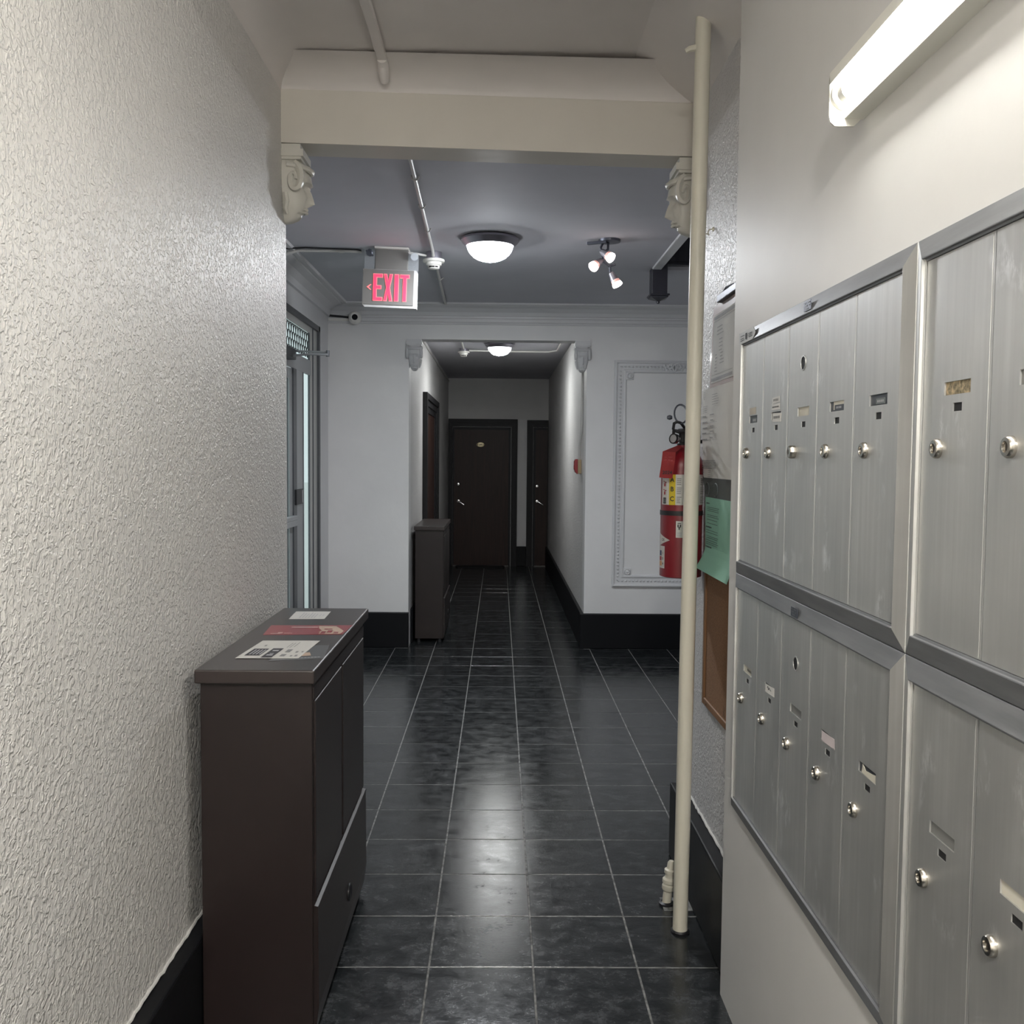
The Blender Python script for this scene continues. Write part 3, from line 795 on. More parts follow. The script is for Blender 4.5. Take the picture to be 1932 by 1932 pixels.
def mailbox_unit(col, row, y1, y0, z0, z1, label):
    """five doors in a row; y1 is the far end."""
    t = thing('mailbox_unit', label, 'mailbox', (XBOX, (y0 + y1) / 2, z0), 'aluminium wall mailbox units')
    prof = [(0, -0.002), (0.0, 0.011), (0.001, 0.0125), (0.033, 0.0215), (0.0345, 0.0212), (0.035, 0.0165), (0.0385, 0.0160), (0.0385, -0.002)]
    for sd, nm_, mt_ in ((0, 'frame_rail', 'aluminium_shaded'), (2, 'frame_rail', 'aluminium_shaded'), (1, 'frame_stile', 'aluminium'), (3, 'frame_stile', 'aluminium')):
        obj(nm_, ring_frame(prof, y0, y1, z0, z1, XBOX, (sd,)), mt_, t)
    ys, ye = y1 - 0.0395, y0 + 0.0395
    w_ = (ys - ye) / 5
    zt, zb = z1 - 0.0395, z0 + 0.0395
    part('backing', 'black_hole', t, (XBOX - 0.0035, XBOX, ye - 0.001, ys + 0.001, zb - 0.001, zt + 0.001))
    for k in range(5):
        a = ys - k * w_ - 0.0011; b_ = ys - (k + 1) * w_ + 0.0011      # a far, b near
        far = ys - k * w_
        slot_a, slot_b = far - 0.068, far - 0.145
        sz0, sz1 = z1 - 0.2455, z1 - 0.2265
        q_a, q_b = far - 0.096, far - 0.122
        qz0, qz1 = z1 - 0.2695, z1 - 0.2575
        ycuts = [b_, slot_b, q_b, q_a, slot_a, a]
        zcuts = [zb, qz0, qz1, sz0, sz1, zt]
        holes = {(1, 3), (2, 3), (3, 3), (2, 1)}
        dr = obj('door', plate(ycuts, zcuts, holes, XDOOR, XBOX - 0.003), 'aluminium', t)
        # pressed rib along the near edge of the door
        part('rib', 'aluminium', dr, (XDOOR - 0.0004, XDOOR + 0.001, b_ + 0.006, b_ + 0.016, zb + 0.002, zt - 0.002))
        ly_, lz_ = far - 0.055, z1 - 0.322
        Ml = aim((XDOOR, ly_, lz_), (-1, 0, 0))
        hexl = (col == 0 and row == 1 and k == 2)
        bm = B()
        if hexl: lathe(bm, [(0.014, 0), (0.0145, 0.010), (0.0125, 0.014), (0.008, 0.0145), (0, 0.0145)], 8, Ml)
        else: lathe(bm, [(0.0145, 0), (0.0145, 0.005), (0.012, 0.0085), (0.0075, 0.009), (0.0070, 0.0065), (0, 0.0065)], 20, Ml)
        lk_ = obj('lock', bm, 'lock_nickel', dr, True)
        hgt = 0.0148 if hexl else 0.0068
        bm = B(); box(bm, XDOOR - hgt - 0.0006, XDOOR - hgt, ly_ - 0.0012, ly_ + 0.0012, lz_ - 0.005, lz_ + 0.005)
        obj('keyhole', bm, 'lock_dark', lk_)
        if k == 2:
            bm = B(); lathe(bm, [(0.0165, 0), (0.0165, 0.0012), (0.014, 0.0016), (0.0135, 0.0004)], 20, aim((XDOOR, far - 0.100, z1 - 0.133), (-1, 0, 0)))
            pr = obj('post_lock_ring', bm, 'aluminium', dr, True)
            bm = B(); lathe(bm, [(0, 0.0006), (0.0138, 0.0006)], 20, aim((XDOOR, far - 0.100, z1 - 0.133), (-1, 0, 0)))
            obj('post_lock_hole', bm, 'black_hole', pr)
        st_ = MB[(col, row)][k]
        xc = XDOOR + 0.0030
        def card(nm, mt, ya, yb, za, zb_, x=xc, rot=0.0):
            bm = B()
            yc_, zc_ = (ya + yb) / 2, (za + zb_) / 2
            pts = []
            for (yy, zz) in ((ya, za), (yb, za), (yb, zb_), (ya, zb_)):
                dy, dz = yy - yc_, zz - zc_
                pts.append((yc_ + dy * cos(rot) - dz * sin(rot), zc_ + dy * sin(rot) + dz * cos(rot)))
            prism(bm, pts, x - 0.0005, x, 'X')
            return obj(nm, bm, mt, dr)
        main = {'black': 'card_black', 'white_low': 'card_black', 'cream': 'card_cream', 'black_cream': 'card_black', 'cream_ink': 'card_cream', 'hand': 'card_black', 'grey': 'card_grey',
                'pink': 'card_black', 'torn': 'card_black', 'stained': 'card_stained', 'tan': 'card_cream'}[st_]
        card('name_card', main, slot_b - 0.002, slot_a + 0.002, sz0 - 0.002, sz1 + 0.002)
        def marks(ya, yb, z, h, x, mt):
            bm = B(); y = ya
            while y > yb:
                l_ = random.uniform(0.002, 0.0055); yy = max(yb, y - l_)
                quad(bm, (x, y, z - h / 2), (x, yy, z - h / 2), (x, yy, z + h / 2), (x, y, z + h / 2)); y = yy - 0.0016
            obj('name_print', bm, mt, dr)
        if st_ == 'black':
            card('label_tape', 'flyer_grey', slot_b + 0.012, slot_b + 0.052, sz0 + 0.002, sz0 + 0.012, xc - 0.0008)
            marks(slot_b + 0.046, slot_b + 0.018, sz0 + 0.007, 0.004, xc - 0.0016, 'ink_pale')
            if k == 0 and col == 0: card('glue_mark', 'glue_residue', slot_b + 0.012, slot_a - 0.006, sz1 + 0.003, sz1 + 0.020, XDOOR - 0.0002)
        if st_ == 'white_low':
            card('loose_label', 'card_white', slot_b - 0.006, slot_a - 0.016, sz0 - 0.005, sz1 - 0.004, XDOOR - 0.0004, 0.03)
            marks(slot_a - 0.022, slot_b + 0.004, (sz0 + sz1) / 2 - 0.004, 0.006, XDOOR - 0.0012, 'ink_grey')
            card('sticker_label', 'card_white', slot_b + 0.006, slot_a - 0.004, sz1 + 0.004, sz1 + 0.018, XDOOR - 0.0004, 0.02)
            marks(slot_a - 0.010, slot_b + 0.014, sz1 + 0.011, 0.003, XDOOR - 0.0012, 'ink')
            card('sticker_label', 'card_white', slot_b + 0.010, slot_a - 0.008, sz1 + 0.020, sz1 + 0.034, XDOOR - 0.0004, -0.03)
            marks(slot_a - 0.018, slot_b + 0.018, sz1 + 0.027, 0.005, XDOOR - 0.0012, 'ink_grey')
        if st_ == 'black_cream':
            card('paper_slip', 'card_cream', slot_b - 0.001, slot_b + 0.060, sz0 + 0.003, sz1 + 0.001, xc - 0.0007, 0.0)
            card('label_tape', 'card_black', slot_b - 0.001, slot_b + 0.052, sz0 + 0.000, sz0 + 0.012, xc - 0.0014)
            marks(slot_b + 0.044, slot_b + 0.016, sz0 + 0.007, 0.004, xc - 0.0021, 'ink_pale')
        if st_ == 'cream_ink': marks(slot_a - 0.030, slot_b + 0.006, (sz0 + sz1) / 2, 0.006, xc - 0.0009, 'lock_dark')
        if st_ == 'hand':
            card('loose_label', 'card_white', slot_b - 0.004, slot_a - 0.008, sz0 - 0.002, sz1 - 0.001, XDOOR - 0.0004, -0.06)
            bm = B(); c0 = (slot_a + slot_b) / 2
            tube(bm, [(XDOOR - 0.0012, c0 + 0.014, sz0 + 0.010), (XDOOR - 0.0012, c0 + 0.008, sz0 + 0.014), (XDOOR - 0.0012, c0 + 0.004, sz0 + 0.006), (XDOOR - 0.0012, c0 - 0.004, sz0 + 0.013), (XDOOR - 0.0012, c0 - 0.012, sz0 + 0.008), (XDOOR - 0.0012, c0 - 0.018, sz0 + 0.009)], 0.0006, 4)
            obj('handwriting', bm, 'ink', dr)
        if st_ == 'pink': card('loose_label', 'card_pink', slot_b - 0.003, slot_a - 0.008, sz0 - 0.0015, sz1 - 0.001, XDOOR - 0.0004, -0.04)
        if st_ == 'torn':
            bm = B(); prism(bm, [(slot_a - 0.012, sz0 + 0.001), (slot_b - 0.001, sz0 - 0.001), (slot_b + 0.002, sz1 - 0.004), (slot_b + 0.02, sz1 - 0.007), (slot_a - 0.03, sz0 + 0.009), (slot_a - 0.016, sz1 - 0.001)], xc - 0.002, xc - 0.001, 'X')
            obj('torn_card', bm, 'card_cream', dr)
        card('tab_hole_back', 'black_hole', q_b - 0.002, q_a + 0.002, qz0 - 0.002, qz1 + 0.002, XDOOR + 0.0022)  # black card stands in for the dark depth of the hole
    return t
ZM = 1.257
YU0, YU1, YU2 = 2.563, 1.485, 0.407
u = {}
u[(0, 1)] = mailbox_unit(0, 1, YU0, YU1 + 0.0005, ZM + 0.0005, 1.903, 'upper aluminium mailbox unit nearest the corkboard, with a white sticker on its frame')
u[(0, 0)] = mailbox_unit(0, 0, YU0, YU1 + 0.0005, 0.612, ZM - 0.0005, 'lower aluminium mailbox unit nearest the riser pipe, handwritten label on its second door')
u[(1, 1)] = mailbox_unit(1, 1, YU1 - 0.0005, YU2, ZM + 0.0005, 1.903, 'upper aluminium mailbox unit at the right edge, under the fluorescent light')
u[(1, 0)] = mailbox_unit(1, 0, YU1 - 0.0005, YU2, 0.612, ZM - 0.0005, 'lower aluminium mailbox unit at the bottom right edge')
# postal sticker and small stamped plates on the frames
xs = XBOX - 0.0218
bm = B(); prism(bm, [(2.545, 1.869), (2.41, 1.869), (2.385, 1.882), (2.405, 1.899), (2.545, 1.8985)], xs - 0.0005, xs + 0.0004, 'X')
stick = obj('postal_sticker', bm, 'silver_label', u[(0, 1)])
Mk = frame_m((xs - 0.0006, 2.54, 1.870), (0, -1, 0), (0, 0, 1))
obj('sticker_print', rects(Mk, [(0.010, 0.05, 0.006, 0.0075), (0.010, 0.046, 0.011, 0.0125), (0.010, 0.05, 0.018, 0.0195), (0.060, 0.068, 0.006, 0.022), (0.066, 0.076, 0.018, 0.022), (0.070, 0.076, 0.004, 0.018), (0.09, 0.125, 0.008, 0.0095), (0.09, 0.122, 0.012, 0.0135), (0.09, 0.125, 0.016, 0.018)]), 'ink', stick)
for (rr_, zz, yy) in ((1, 1.884, 1.985), (0, 1.236, 2.02)):
    bm = B(); box(bm, xs - 0.0008, xs + 0.0004, yy - 0.022, yy + 0.022, zz - 0.010, zz + 0.010)
    pl_ = obj('stamped_plate', bm, 'gunmetal', u[(0, rr_)])
    Mk = frame_m((xs - 0.0010, yy + 0.022, zz - 0.010), (0, -1, 0), (0, 0, 1))
    obj('stamp_lines', rects(Mk, [(0.006 + 0.009 * i, 0.012 + 0.009 * i, 0.003 + 0.006 * j, 0.006 + 0.006 * j) for i in range(4) for j in range(3) if (i + j) % 3]), 'aluminium_shaded', pl_)

# ------------------------------------------------------------------ fluorescent wall light
fl = thing('fluorescent_light', 'white fluorescent strip light glowing above the mailboxes', 'light fixture', (XBOX, 1.15, 2.17))
FY0, FY1 = 0.54, 1.762
bm = B()
box(bm, XBOX - 0.008, XBOX, FY0, FY1, 2.188, 2.266); box(bm, XBOX - 0.060, XBOX, FY0, FY1, 2.258, 2.266); box(bm, XBOX - 0.064, XBOX - 0.058, FY0, FY1, 2.246, 2.266); box(bm, XBOX - 0.036, XBOX, FY0, FY1, 2.185, 2.190)
obj('reflector', bm, 'fixture_enamel', fl)
for yy in (FY0, FY1):
    bm = B()
    poly = [(XBOX, 2.266), (XBOX - 0.058, 2.266), (XBOX - 0.064, 2.258), (XBOX - 0.064, 2.190), (XBOX - 0.061, 2.179), (XBOX - 0.053, 2.172), (XBOX - 0.018, 2.172), (XBOX, 2.190)]
    prism(bm, poly, yy - 0.003, yy + 0.003, 'Y')
    ep = obj('end_plate', bm, 'fixture_enamel', fl)
    s_ = 1 if yy == FY0 else -1
    bm = B(); lathe(bm, [(0.027, 0.0), (0.027, 0.010), (0.022, 0.014), (0, 0.014)], 20, aim((XBOX - 0.036, yy + s_ * 0.003, 2.226), (0, s_, 0)))
    obj('lamp_holder', bm, 'white_plastic', ep, True)
bm = B(); tube(bm, [(XBOX - 0.036, FY0 + 0.038, 2.226), (XBOX - 0.036, FY1 - 0.038, 2.226)], 0.0185, 20)
tb_ = obj('tube_lamp', bm, 'tube_glass', fl, True)
for yy, y2 in ((FY0 + 0.016, FY0 + 0.038), (FY1 - 0.038, FY1 - 0.016)):  # caps added to keep the tube's glow off the end plates
    bm = B(); tube(bm, [(XBOX - 0.036, yy, 2.226), (XBOX - 0.036, y2, 2.226)], 0.0187, 20); obj('tube_cap', bm, 'white_plastic', tb_, True)

# ------------------------------------------------------------------ riser pipe and floor valve
pp = thing('riser_pipe', 'thick cream painted riser pipe standing floor to ceiling by the opening', 'pipe', (0.612, 3.056, 0))
bm = B(); tube(bm, [(0.612, 3.056, 0.0), (0.6215, 3.056, 1.5), (0.631, 3.056, 2.975)], 0.0245, 24); obj('pipe_shaft', bm, 'pipe_paint', pp, True)
bm = B(); lathe(bm, [(0.030, 0.0), (0.031, 0.006), (0.028, 0.010), (0.024, 0.010)], 24, Matrix.Translation((0.612, 3.056, 0.0))); obj('floor_sleeve', bm, 'black_rubber', pp, True)
bm = B(); tube(bm, [(0.618, 3.056, 2.860), (0.590, 3.060, 2.856), (0.578, 3.064, 2.850)], [0.012, 0.010, 0.008], 8); obj('hanger_stub', bm, 'pipe_paint', pp, True)
vp = thing('floor_valve', 'short capped cream pipe stub with fittings behind the riser pipe', 'pipe fitting', (0.601, 3.25, 0))
bm = B(); lathe(bm, [(0.016, 0), (0.016, 0.05), (0.020, 0.052), (0.023, 0.058), (0.023, 0.070), (0.017, 0.076), (0.024, 0.080), (0.024, 0.092), (0.017, 0.098), (0.016, 0.112), (0.021, 0.114), (0.021, 0.126), (0.014, 0.130), (0.013, 0.150), (0.008, 0.158), (0, 0.160)], 18, aim((0.601, 3.25, 0.0), (0.10, 0, 1)))
obj('stub', bm, 'pipe_paint', vp, True)
bm = B(); lathe(bm, [(0.027, 0), (0.027, 0.008), (0.018, 0.012)], 16, Matrix.Translation((0.601, 3.25, 0.0))); obj('floor_collar', bm, 'black_rubber', vp, True)
bm = B(); box(bm, 0.585, 0.685, 3.20, 3.30, 0.0, 0.0018); obj('mortar_patch', bm, 'grout', vp)

# ------------------------------------------------------------------ brown metal cabinets
def cabinet(label, xb, xf, y0, y1, zt):
    t = thing('metal_cabinet', label, 'cabinet', ((xb + xf) / 2, (y0 + y1) / 2, 0), 'brown metal cabinets')
    obj('body', box(B(), xb, xf, y0, y1, 0.03, zt - 0.036, 0.003), 'brown_metal', t)
    obj('top', box(B(), xb - 0.008, xf + 0.010, y0 - 0.025, y1 + 0.07, zt - 0.036, zt, 0.004), 'brown_metal_top', t)
    w_ = (y1 - y0)
    part('header_rail', 'brown_metal', t, (xf, xf + 0.003, y0 + 0.01, y1 - 0.01, zt - 0.085, zt - 0.05))
    yc = y0 + w_ * 0.485
    for (a, b_) in ((y0 + 0.022, yc - 0.012), (yc + 0.012, y1 - 0.022)):
        obj('door', box(B(), xf - 0.002, xf + 0.005, a, b_, 0.385, zt - 0.09, 0.002), 'brown_metal', t)
    bm = B(); prism(bm, [(xf - 0.002, 0.375), (xf + 0.012, 0.372), (xf + 0.014, 0.10), (xf + 0.006, 0.035), (xf - 0.002, 0.035)], y0 + 0.012, y1 - 0.012, 'Y')
    lp = obj('lower_panel', bm, 'brown_metal', t)
    bm = B(); lathe(bm, [(0.028, 0), (0.028, 0.004), (0.024, 0.006), (0.018, 0.003), (0, 0.003)], 20, aim((xf + 0.0137, y0 + 0.52, 0.175), (1, 0, 0.0)))
    obj('latch', bm, 'black_rubber', lp, True)
    for (x, y) in ((xb + 0.03, y0 + 0.03), (xf - 0.03, y0 + 0.03), (xb + 0.03, y1 - 0.03), (xf - 0.03, y1 - 0.03)):
        bm = B(); lathe(bm, [(0, 0.0), (0.018, 0.0), (0.014, 0.03), (0, 0.03)], 12, Matrix.Translation((x, y, 0)))
        obj('foot', bm, 'black_rubber', t)
    return t
cabinet('brown metal cabinet against the left stucco wall with leaflets on top', -0.772, -0.482, 2.445, 3.37, 1.012)
cabinet('distant brown metal cabinet at the left of the corridor mouth', -0.705, -0.466, 8.00, 8.90, 0.99)

ZT = 1.012
def flat_sheet(name, label, cat, pts, mt, z=ZT, th=0.0006, sag=None):
    bm = B()
    prism(bm, pts, z, z + th, 'Z')
    cx = sum(p[0] for p in pts) / len(pts); cy = sum(p[1] for p in pts) / len(pts)
    t = thing(name, label, cat, (cx, cy, z))
    sh = obj('sheet', bm, mt, t)
    return t, sh
K = (1.56 - ZT) / (1.56 - 0.99)
def S(p): return (p[0] * K, p[1] * K)
# small white card at the back
pts = [S(p) for p in ((-0.737, 3.328), (-0.613, 3.333), (-0.619, 3.496), (-0.746, 3.491))]
t, sh = flat_sheet('leaflet', 'small white printed card at the back of the near cabinet top', 'leaflet', pts, 'paper_white', ZT, 0.0008)
Mk = frame_m((pts[0][0], pts[0][1], ZT + 0.0008), (1, 0.03, 0), (-0.03, 1, 0))
obj('print', rects(Mk, [(0.030 + 0.010 * i, 0.033 + 0.010 * i, 0.02, 0.125 - 0.01 * (i % 3)) for i in range(6)] + [(0.094, 0.096, 0.05, 0.10), (0.104, 0.106, 0.055, 0.09)]), 'ink_pale', sh)
# red postcard
pts = [S(p) for p in ((-0.753, 3.025), (-0.502, 3.043), (-0.494, 3.209), (-0.768, 3.199))]
t, sh = flat_sheet('postcard', 'glossy dark red picture postcard lying across the near cabinet top', 'postcard', pts, 'postcard_red', ZT, 0.0008)
Mk = frame_m((pts[0][0], pts[0][1], ZT + 0.0008), (1, 0.04, 0), (-0.04, 1, 0))
bm = B()
for poly in ([(0.155, 0.01), (0.235, 0.012), (0.240, 0.06), (0.225, 0.10), (0.205, 0.145), (0.15, 0.15), (0.155, 0.11), (0.17, 0.07)],):
    bm.faces.new([bm.verts.new(Mk @ Vector((x, y, 0.0005))) for x, y in poly])
obj('picture_shape', bm, 'postcard_tan', sh)
obj('picture_mark', rects(Mk, [(0.150, 0.168, 0.008, 0.04), (0.172, 0.186, 0.014, 0.055), (0.19, 0.205, 0.03, 0.07), (0.212, 0.226, 0.02, 0.045), (0.175, 0.2, 0.085, 0.10)], 0.0008), 'postcard_red', sh)
obj('picture_highlight', rects(Mk, [(0.065, 0.15, 0.118, 0.135), (0.02, 0.05, 0.012, 0.022), (0.04, 0.055, 0.02, 0.04), (0.06, 0.085, 0.02, 0.03)], 0.0006), 'postcard_pink', sh)
# dark folded leaflet below, white leaflet on top
pts = [S(p) for p in ((-0.640, 2.632), (-0.494, 2.672), (-0.512, 2.86), (-0.64, 2.85))]
t, sh = flat_sheet('folded_leaflet', 'dark grey folded leaflet under the white coupon sheet', 'leaflet', pts, 'leaflet_grey', ZT, 0.0012)
Mk = frame_m((pts[0][0], pts[0][1], ZT + 0.0012), (0.964, 0.264, 0), (-0.264, 0.964, 0))
obj('picture_shape', rects(Mk, [(0.085, 0.115, 0.040, 0.085)]), 'postcard_tan', sh)
obj('print', rects(Mk, [(0.086 + 0.009 * i, 0.092 + 0.009 * i, 0.012, 0.019) for i in range(6)]), 'ink_pale', sh)
pts = [S(p) for p in ((-0.741, 2.662), (-0.564, 2.667), (-0.551, 2.925), (-0.727, 2.92))]
t, sh = flat_sheet('coupon_leaflet', 'white coupon sheet with black printed boxes on the near cabinet top', 'leaflet', pts, 'paper_white', ZT + 0.0014, 0.0008)
Mk = frame_m((pts[0][0], pts[0][1], ZT + 0.0022), (1, 0.028, 0), (0.05, 1, 0))
obj('black_box', rects(Mk, [(0.014, 0.056, 0.030, 0.125), (0.066, 0.096, 0.004, 0.13)]), 'ink', sh)
obj('box_print', rects(Mk, [(0.022 + 0.009 * i, 0.026 + 0.009 * i, 0.045, 0.11) for i in range(4)] + [(0.073, 0.09, 0.03, 0.045), (0.073, 0.09, 0.09, 0.105), (0.076, 0.087, 0.055, 0.062)], 0.0009), 'ink_pale', sh)
obj('print', rects(Mk, [(0.112, 0.126, 0.02, 0.05), (0.112, 0.126, 0.075, 0.115), (0.10, 0.102, 0.14, 0.21), (0.108, 0.110, 0.14, 0.21), (0.118, 0.120, 0.15, 0.22)] + [(0.140, 0.146, 0.02, 0.035), (0.152, 0.159, 0.02, 0.04), (0.142, 0.149, 0.07, 0.09), (0.158, 0.163, 0.075, 0.09), (0.03, 0.036, 0.16, 0.18)]), 'ink_grey', sh)

# ------------------------------------------------------------------ notices on the right wall
XP = XR - 0.0005
cb = thing('cork_board', 'brown cork notice board with oak frame on the right wall', 'notice board', (XP, 3.1, 0.72))
CY0, CY1, CZ0, CZ1 = 2.80, 3.285, 0.722, 1.485
part('cork_panel', 'cork', cb, (XP - 0.008, XP, CY0, CY1, CZ0, CZ1))
for nm, q in (('frame_rail', (XP - 0.014, XP, CY0, CY1, CZ0 - 0.012, CZ0 + 0.012)), ('frame_rail', (XP - 0.014, XP, CY0, CY1, CZ1 - 0.012, CZ1 + 0.012)), ('frame_stile', (XP - 0.0145, XP, CY1 - 0.016, CY1 + 0.008, CZ0 - 0.012, CZ1 + 0.012)), ('frame_stile', (XP - 0.0145, XP, CY0 - 0.008, CY0 + 0.016, CZ0 - 0.012, CZ1 + 0.012))):
    part(nm, 'oak_frame', cb, q, bev=0.003)
bm = B(); lathe(bm, [(0, 0.002), (0.004, 0.001)], 8, aim((XP - 0.0143, 3.22, CZ0 - 0.001), (-1, 0, 0))); obj('screw', bm, 'black_hole', cb)

def wall_paper(name, label, cat, poly, mt, x, loc, curl=0.0):
    bm = B(); prism(bm, poly, x - 0.0008, x, 'X')
    t = thing(name, label, cat, loc)
    return t, obj('sheet', bm, mt, t)
# white typed notice
xN = XP - 0.018
bm = B()
def curved_sheet(bm, y0, y1, zs, xfn, n=2, th=0.0008):
    """sheet facing -X made of rows; y edges may vary with z: y0(z), y1(z)"""
    lay = []
    for off in (0.0, th):
        lay.append([[bm.verts.new((xfn(z, k / n) + off, y0(z) + (y1(z) - y0(z)) * k / n, z)) for k in range(n + 1)] for z in zs])
    m_ = len(zs) - 1
    for rows in lay:
        for a, c_ in zip(rows, rows[1:]):
            for k in range(n): bm.faces.new([a[k], a[k + 1], c_[k + 1], c_[k]])
    F_, G_ = lay
    for k in range(n):
        bm.faces.new([F_[0][k], F_[0][k + 1], G_[0][k + 1], G_[0][k]]); bm.faces.new([F_[m_][k], F_[m_][k + 1], G_[m_][k + 1], G_[m_][k]])
    for i_ in range(m_):
        bm.faces.new([F_[i_][0], F_[i_ + 1][0], G_[i_ + 1][0], G_[i_][0]]); bm.faces.new([F_[i_][n], F_[i_ + 1][n], G_[i_ + 1][n], G_[i_][n]])
nt_ = thing('typed_notice', 'white typed notice sheet taped above the green notice', 'notice', (xN, 3.2, 1.5))
zs = [1.502 + 0.305 * i / 10 for i in range(11)]
curved_sheet(bm, lambda z: 2.86, lambda z: 3.312 + (z - 1.502) * 0.17, zs, lambda z, k: xN - 0.004 * sin((z - 1.5) * 10) ** 2 * k)
nsh = obj('sheet', bm, 'paper_white', nt_)
Mk = frame_m((xN - 0.0052, 3.345, 1.800), (0, -1, 0), (0, 0, 1))
L = para(0.02, 0.10, -0.052, 4, 0.007, 0.0014) + para(0.16, 0.26, -0.018, 5, 0.008, 0.0018) + para(0.02, 0.09, -0.085, 1, 0.01, 0.004) + para(0.13, 0.20, -0.083, 1, 0.01, 0.003)
for zz in (-0.105, -0.125, -0.143, -0.164): L += para(0.022, 0.10, zz, 1, 0.01, 0.0042) + para(0.14, 0.19, zz + 0.004, 1, 0.01, 0.0036) + [(0.02, 0.24, zz - 0.0065, zz - 0.006)]
L += para(0.024, 0.24, -0.238, 6, 0.0052, 0.0024, 0.08) + para(0.024, 0.06, -0.279, 1, 0.01) + para(0.12, 0.17, -0.265, 5, 0.007, 0.0016)
obj('typed_lines', rects(Mk, L), 'ink_grey', nsh)
bm = B(); lathe(bm, [(0.012, 0), (0.014, 0)], 20, frame_m((xN - 0.0058, 3.305, 1.785), (0, -1, 0), (0, 0, 1))); lathe(bm, [(0.006, 0), (0.0075, 0)], 12, frame_m((xN - 0.0058, 3.305, 1.785), (0, -1, 0), (0, 0, 1)))
obj('crest_stamp', bm, 'ink_grey', nsh, recalc=False)
# dark flyer with pale rings
df = thing('dark_flyer', 'dark flyer with pale rings between the white and green notices', 'flyer', (XP - 0.017, 3.2, 1.42))
bm = B(); prism(bm, [(3.335, 1.505), (2.86, 1.505), (2.86, 1.40), (3.20, 1.408), (3.27, 1.425)], XP - 0.0175, XP - 0.0165, 'X'); fsh = obj('sheet', bm, 'flyer_dark', df)
bm = B()
for yy in (3.255, 3.13): tube(bm, [(XP - 0.0178, yy + 0.033 * cos(a), 1.463 + 0.022 * sin(a)) for a in [0.6 + q * 0.35 for q in range(14)]], 0.0022, 5)
obj('pale_ring', bm, 'flyer_grey', fsh)
# green notice
gn = thing('green_notice', 'mint green printed notice curling out over the cork board', 'notice', (XP - 0.02, 3.2, 1.18))
bm = B()
zs = [1.185 + (1.436 - 1.185) * i / 12 for i in range(13)]
def gy1(z):
    t_ = (z - 1.185) / 0.251
    return 3.318 - 0.055 * min(1, t_ / 0.25) if t_ < 0.25 else 3.263 + 0.02 * (t_ - 0.25)
def gx(z, k):
    t_ = (z - 1.185) / 0.251
    return XP - 0.0185 - 0.022 * max(0, 1 - t_ / 0.35) ** 1.5
curved_sheet(bm, lambda z: 2.86, gy1, zs, gx, 4)
gsh = obj('sheet', bm, 'paper_green', gn)
Mk = frame_m((XP - 0.0202, 3.262, 1.43), (0, -1, 0), (0, 0, 1))
L = para(0.01, 0.06, -0.012, 1, 0.01, 0.004, 0.1)
for zz in (-0.026, -0.032, -0.038, -0.052, -0.058, -0.068, -0.080): L += para(0.026, 0.20, zz, 1, 0.01, 0.0018, 0.15)
L += para(0.012, 0.10, -0.092, 1, 0.01, 0.004, 0.1)
for zz in (-0.104, -0.112, -0.124, -0.130, -0.138, -0.145, -0.151): L += para(0.016, 0.20, zz, 1, 0.01, 0.0018, 0.1)
L += para(0.012, 0.11, -0.160, 1, 0.01, 0.004, 0.1)
obj('printed_lines', rects(Mk, L), 'ink', gsh)
# certificate in a plastic sleeve, hung on a clip
cf = thing('framed_certificate', 'certificate in a brown edged plastic sleeve hung highest on the right wall', 'certificate', (XP, 3.1, 1.8))
def leanx(z): return XP - 0.006 - (2.09 - z) * 0.03
bm = B()
zs = [1.808, 2.075]
def plane_x(bm, y0, y1, z0, z1, dx, th=0.0015):
    v_ = [(leanx(z0) - dx, y0, z0), (leanx(z0) - dx, y1, z0), (leanx(z1) - dx, y1, z1), (leanx(z1) - dx, y0, z1)]
    a = [bm.verts.new(p) for p in v_]; b_ = [bm.verts.new((p[0] + th, p[1], p[2])) for p in v_]
    bm.faces.new(a); bm.faces.new(b_[::-1])
    for i in range(4): bm.faces.new([a[i], a[(i + 1) % 4], b_[(i + 1) % 4], b_[i]])
    return bm
back = obj('backing_board', plane_x(B(), 2.88, 3.265, 1.802, 2.082, 0.0, 0.004), 'sleeve_brown', cf)
cp = obj('certificate_sheet', plane_x(B(), 2.88, 3.242, 1.822, 2.050, 0.002), 'paper_white', cf)
Mk = frame_m((leanx(2.05) - 0.004, 3.242, 2.05), (0, -1, 0), (-0.03 * -1, 0, 1))
L = [(0.006, 0.30, -0.016, -0.006), (0.006, 0.30, -0.222, -0.212), (0.004, 0.30, -0.024, -0.0225), (0.004, 0.30, -0.2035, -0.202)]
L += para(0.06, 0.16, -0.045, 3, 0.012, 0.003) + para(0.10, 0.16, -0.088, 4, 0.012, 0.003, 0.5) + para(0.05, 0.10, -0.135, 6, 0.011, 0.003, 0.6) + para(0.12, 0.18, -0.135, 4, 0.011, 0.003, 0.4)
bm = B()
for (a, b_, c_, d) in L:
    P = lambda x, z: (leanx(2.05 + z) - 0.0032, 3.242 - x, 2.05 + z)
    quad(bm, P(a, c_), P(b_, c_), P(b_, d), P(a, d))
obj('certificate_print', bm, 'ink_grey', cp)
bm = B()
v_ = []
for i in range(6):
    t_ = i / 5
    z = 1.806 + 0.272 * t_
    v_.append([bm.verts.new((leanx(z) - 0.006 - 0.008 * sin(t_ * pi) * (k % 2), 3.26 - 0.38 * k / 4, z)) for k in range(5)])
for a, c_ in zip(v_, v_[1:]):
    for k in range(4): bm.faces.new([a[k], a[k + 1], c_[k + 1], c_[k]])
obj('plastic_sleeve', bm, 'clear_plastic', cf, True)
